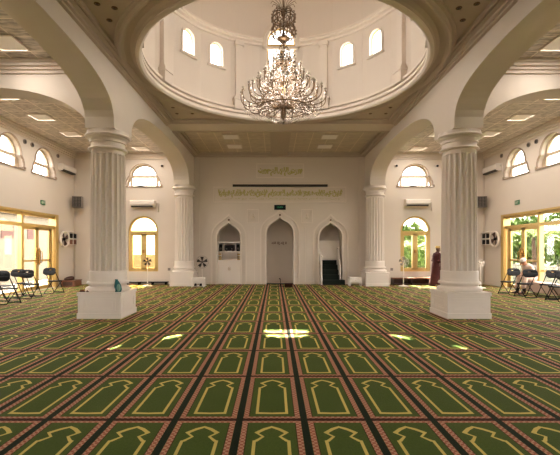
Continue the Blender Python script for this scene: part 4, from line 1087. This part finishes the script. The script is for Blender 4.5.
def arm(a, r, z0, zl, z1, lab='arm', r0=.06, th=.013):
    ca, sa = math.cos(a), math.sin(a)
    K = [(r0, z0), (r * .28, z0 + (zl - z0) * .7 + .02), (r * .55, zl), (r * .80, zl - .0), (r * .95, zl + .07), (r, zl + (z1 - zl) * .6), (r * .985, z1)]
    P3 = []
    for i in range(len(K) - 1):        # Catmull-Rom
        p0, p1, p2, p3 = K[max(i - 1, 0)], K[i], K[i + 1], K[min(i + 2, len(K) - 1)]
        for t in (0, .25, .5, .75):
            P3.append([.5 * ((2 * p1[k]) + (-p0[k] + p2[k]) * t + (2 * p0[k] - 5 * p1[k] + 4 * p2[k] - p3[k]) * t * t + (-p0[k] + 3 * p1[k] - 3 * p2[k] + p3[k]) * t ** 3) for k in (0, 1)])
    P3.append(K[-1]); pts = [(rr * ca, rr * sa, z) for rr, z in P3]
    b = MB().tube(pts, th, 6)
    # scroll on the arm
    sp = []
    for i in range(14):
        q = i / 13 * 2.0 * PI; rr = .055 * (1 - i / 18); sp.append((r * .62 + rr * math.cos(q) - .0, zl + .055 + rr * math.sin(q)))
    b.tube([(x * ca, x * sa, z) for x, z in sp], th * .7, 5)
    o = b.build('arm', M['bronze'], CH)
    x, y = r * .985 * ca, r * .985 * sa
    MB().lathe([(.008, z1 - .01), (.04, z1 + .012), (.045, z1 + .025), (.012, z1 + .02), (.013, z1 + .03), (.013, z1 + .06)], (x, y, 0), 10).build('candle_cup', M['ivory'], o)
    MB().lathe([(.008, z1 + .06), (.012, z1 + .075), (.008, z1 + .095), (.001, z1 + .11)], (x, y, 0), 8).build('bulb', M['bulb'], o)
    for q in range(3): cr.diamond((x + .035 * math.cos(q * 2.1 + a), y + .035 * math.sin(q * 2.1 + a), z1 - .045), .011, .032)
    for q in range(4):
        f_ = .35 + .17 * q; cr.diamond((r * f_ * ca, r * f_ * sa, zl - .03 + .01 * q), .011, .03)
M['bulb'] = mat('candle_bulb', (.6, .55, .48), .3, emit=(1, .8, .55), estr=.05)
for i in range(20): arm(2 * PI * i / 20 + .05, 1.03, 5.02, 5.04, 5.36)
for i in range(18): arm(2 * PI * i / 18 + .15, .83, 5.10, 5.20, 5.50)
for i in range(16): arm(2 * PI * i / 16, .64, 5.25, 5.42, 5.74)
for i in range(12): arm(2 * PI * i / 12 + .1, .44, 5.55, 5.70, 6.0, r0=.05)
for i in range(10): arm(2 * PI * i / 10 + .2, .27, 5.95, 6.02, 6.28, r0=.04, th=.010)
# upper cage: two tiers of bulging scrolls with cut leaves, spray on top
for tier, (zc, rr) in enumerate(((6.86, .29), (7.20, .28))):
    for i in range(10):
        a = 2 * PI * i / 10 + tier * .3; b = MB(); pts = []
        for j in range(13):
            q = -PI / 2 + PI * j / 12; pts.append(((.05 + (rr - .05) * math.cos(q) ** .7 if math.cos(q) > 0 else .05) , zc + .17 * math.sin(q)))
        b.tube([(x * math.cos(a), x * math.sin(a), z) for x, z in pts], .012, 5)
        for q in range(4):
            zz = zc - .12 + .08 * q; xx = rr * (.9 if q in (0, 3) else 1.02)
            b.ring([(.032, -.006), (.032, .006), (.02, .006), (.02, -.006)], (xx * math.cos(a), xx * math.sin(a), zz), 8)
            cr.diamond((xx * math.cos(a + .25), xx * math.sin(a + .25), zz), .018, .035)
            cr.diamond((xx * .7 * math.cos(a + .4), xx * .7 * math.sin(a + .4), zz), .018, .035)
        b.build('cage_scroll', M['bronze'], CH)
for i in range(14):
    a = 2 * PI * i / 14; MB().tube([(.03 * math.cos(a), .03 * math.sin(a), 7.32), (.12 * math.cos(a), .12 * math.sin(a), 7.52), (.27 * math.cos(a), .27 * math.sin(a), 7.62), (.31 * math.cos(a), .31 * math.sin(a), 7.56)], .007, 5).build('spray', M['bronze'], CH)
for r_, z in ((.62, 4.99), (.28, 6.02)): MB().ring([(r_ + .012, -.012), (r_ + .012, .012), (r_ - .012, .012), (r_ - .012, -.012)], (0, 0, z), 48).build('hoop', M['bronze'], CH)
random.seed(3)
def strand(p, q, n, sag=.03, r_=.009, h=.018):
    for i in range(n + 1):
        t = i / n; cr.diamond((p[0] + (q[0] - p[0]) * t, p[1] + (q[1] - p[1]) * t, p[2] + (q[2] - p[2]) * t - sag * 4 * t * (1 - t)), r_, h)
for i in range(48):                       # hanging basket below the lower hoop
    a = 2 * PI * i / 48; ca, sa = math.cos(a), math.sin(a)
    strand((.60 * ca, .60 * sa, 5.0), (.04 * ca, .04 * sa, 4.66), 13, .07)
    strand((.97 * ca, .97 * sa, 4.99), (.60 * ca, .60 * sa, 4.92), 8, .07)
for i in range(36):                       # curtain from the neck out over the upper tiers
    a = 2 * PI * i / 36; ca, sa = math.cos(a), math.sin(a)
    strand((.06 * ca, .06 * sa, 6.62), (.29 * ca, .29 * sa, 6.05), 9, .05, .010, .022)
    strand((.30 * ca, .30 * sa, 6.02), (.46 * ca, .46 * sa, 5.72), 5, .03, .012, .024)
    strand((.44 * ca, .44 * sa, 5.70), (.62 * ca, .62 * sa, 5.45), 5, .04, .012, .024)
for i in range(700):
    a = random.random() * 2 * PI; z = random.uniform(5.05, 6.35); R_ = .98 - (z - 5.0) * .62; rr = R_ * random.uniform(.25, 1)
    cr.diamond((rr * math.cos(a), rr * math.sin(a), z), random.uniform(.012, .024), random.uniform(.022, .045))
o = cr.build('crystals', M['crystal'], CH); o['kind'] = 'stuff'
for i, z in enumerate((5.3, 5.9)):
    l = bpy.data.lights.new('chandelier_fill', 'POINT'); l.energy = 95; l.color = (1, .90, .80); l.shadow_soft_size = .5; l.specular_factor = .05  # point fill added inside the chandelier to light the nave
    lo = bpy.data.objects.new('chandelier_fill', l); COL.objects.link(lo); lo.location = (0, YC, z)

# ------------------------------------------------------------ outdoors
st(MB().box(-60, 60, -30, 80, -.35, -.22).build('ground', M['pave']))
st(MB().box(12.2, 60, -30, 80, -.22, -.15).build('ground_lawn', M['outgreen']))
w = st(MB().box(-14.3, -14, -5, 34, -.22, 2.15).build('boundary_wall_left', M['outwall']))
st(MB().box(-14, 12, 29, 29.3, -.22, 1.2).build('boundary_wall_back', M['outwall']))
t = thing('neighbour_building', 'pale building with reddish windows beyond the left boundary wall', 'building', (-24, 28, -.22))
MB().box(-3, 3, -12, 12, 0, 4.6).build('wall', M['outwall'], t)
MB().box(-3.2, 3.4, -12.2, 12.2, 4.6, 4.9).build('roof', M['outpink'], t)
for i in range(7): MB().box(2.95, 3.06, -10.8 + i * 3.2, -9.4 + i * 3.2, 1.9, 3.7).build('shutter', M['outpink'], t)
# trees beyond
def make_tree(loc, rz, lab):
    t = thing('tree', lab, 'tree', loc, rz, 'leafy trees outside the right doors')
    MB().tube([(0, 0, 0), (.1, 0, 1.2), (0, .1, 2.4)], [.2, .16, .1], 8).build('trunk', M['palmtrunk'], t)
    b = MB()
    for c in range(26):
        a = random.random() * 2 * PI; r = random.uniform(0, 1.7); cz = random.uniform(.9, 4.0); cx, cy = r * math.cos(a), r * math.sin(a)
        for k in range(110):
            v = Vector((random.gauss(0, 1), random.gauss(0, 1), random.gauss(0, 1))).normalized() * random.uniform(.45, .85)
            p = Vector((cx, cy, cz)) + v; n_ = Vector((random.gauss(0, 1), random.gauss(0, 1), random.gauss(0, .6))).normalized(); q = n_.orthogonal().normalized(); w_ = n_.cross(q); L_ = random.uniform(.16, .30)
            b.add([p - q * L_, p + w_ * L_ * .45, p + q * L_, p - w_ * L_ * .45], [(0, 1, 2, 3)])
    b.build('foliage', M['leaf'], t); return t
M['leaf'] = mat('tree_leaf', (.042, .085, .003), .6, noise=.5, nscale=2)
t0 = make_tree((21.2, 29.0, -.15), 0, 'leafy tree outside behind the palms, at the right edge of the glazing')
for (x, y, rz, lab) in [(21.8, 34.0, 1, 'leafy tree outside behind the palms, right of the door leaves'), (22.6, 38.8, 2.2, 'leafy tree outside behind the palms, seen through the right door leaf'), (23.0, 44.0, 4, 'leafy tree outside farthest away, seen beside the door jamb')]: dup(t0, (x, y, -.15), rz, lab)
d_ = dup(t0, (8.9, 25.8, -.22), 1, 'leafy tree outside, seen through the right arched gold window'); d_.scale = (.75, .75, .75)
# white picket fence
t = thing('picket_fence', 'white picket fence beyond the right gold doors', 'fence', (13.2, 0, -.22))
MB().box(-.02, .02, 8, 36, .90, .97).box(-.02, .02, 8, 36, .15, .22).build('rail', M['fencewhite'], t)
fb = MB()
for i in range(187): y = 8 + i * .15; fb.box(-.035, -.02, y, y + .065, .05, 1.02)
o = fb.build('pickets', M['fencewhite'], t); o['kind'] = 'stuff'
def make_palm(loc, rz, lab, H=2.4):
    t = thing('palm', lab, 'palm tree', loc, rz, 'palms outside the hall')
    MB().tube([(0, 0, 0), (.05, 0, H * .5), (0, .05, H)], [.14, .11, .09], 10).build('trunk', M['palmtrunk'], t)
    for k in range(16):
        a = 2 * PI * k / 16 + random.random() * .2; up0 = random.uniform(.35, 1.2); Lf = random.uniform(1.5, 2.1); b = MB(); pts = []
        r_, z_ = 0, H; an = up0
        for j in range(11):
            pts.append((r_, z_)); r_ += Lf / 10 * math.cos(an); z_ += Lf / 10 * math.sin(an); an -= .16
        ca, sa = math.cos(a), math.sin(a)
        b.tube([(r * ca, r * sa, z) for r, z in pts], [.018 - .0012 * j for j in range(11)], 4)
        for j in range(1, 20):
            f_ = j / 2; i0 = int(f_); i0 = min(i0, 9); w_ = f_ - i0; r = pts[i0][0] * (1 - w_) + pts[i0 + 1][0] * w_; z = pts[i0][1] * (1 - w_) + pts[i0 + 1][1] * w_
            ll = .42 * math.sin(PI * min(.95, .12 + j / 22))
            for s in (-1, 1):
                tx, ty = -sa * s, ca * s; x, y = r * ca, r * sa
                ex, ey, ez = x + tx * ll + ca * ll * .5, y + ty * ll + sa * ll * .5, z - ll * .35
                b.add([(x, y, z + .003), (x + ca * .05, y + sa * .05, z), ((x + ex) / 2 + ca * .03, (y + ey) / 2 + sa * .03, (z + ez) / 2 + .03), (ex, ey, ez), ((x + ex) / 2 - ca * .02, (y + ey) / 2 - sa * .02, (z + ez) / 2 + .02)], [(0, 1, 2), (0, 2, 4), (4, 2, 3)])
        b.build('frond', M['palm'], t)
    return t
p0 = make_palm((14.9, 26.6, -.15), 0, 'bushy green palm outside, seen through the right gold doors nearest the jamb')
for (x, y, rz, s_, lab) in [(15.3, 23.6, 1, 1.05, 'bushy green palm outside, seen through the middle of the right glass'), (16.6, 31.0, 2, 1.1, 'green palm outside farthest beyond the right gold doors'), (15.2, 20.7, 3, .95, 'green palm outside at the right edge of the glazing'),
                            (17.9, 26.8, .5, 1.1, 'tall green palm behind the others outside the right doors'), (18.6, 21.6, 4, 1.0, 'tall green palm behind the middle of the right glass'), (7.3, 21.2, 1.5, .75, 'green palm outside the right arched gold window')]:
    d_ = dup(p0, (x, y, -.15 if x > 12.2 else -.22), rz, lab); d_.scale = (s_, s_, s_)
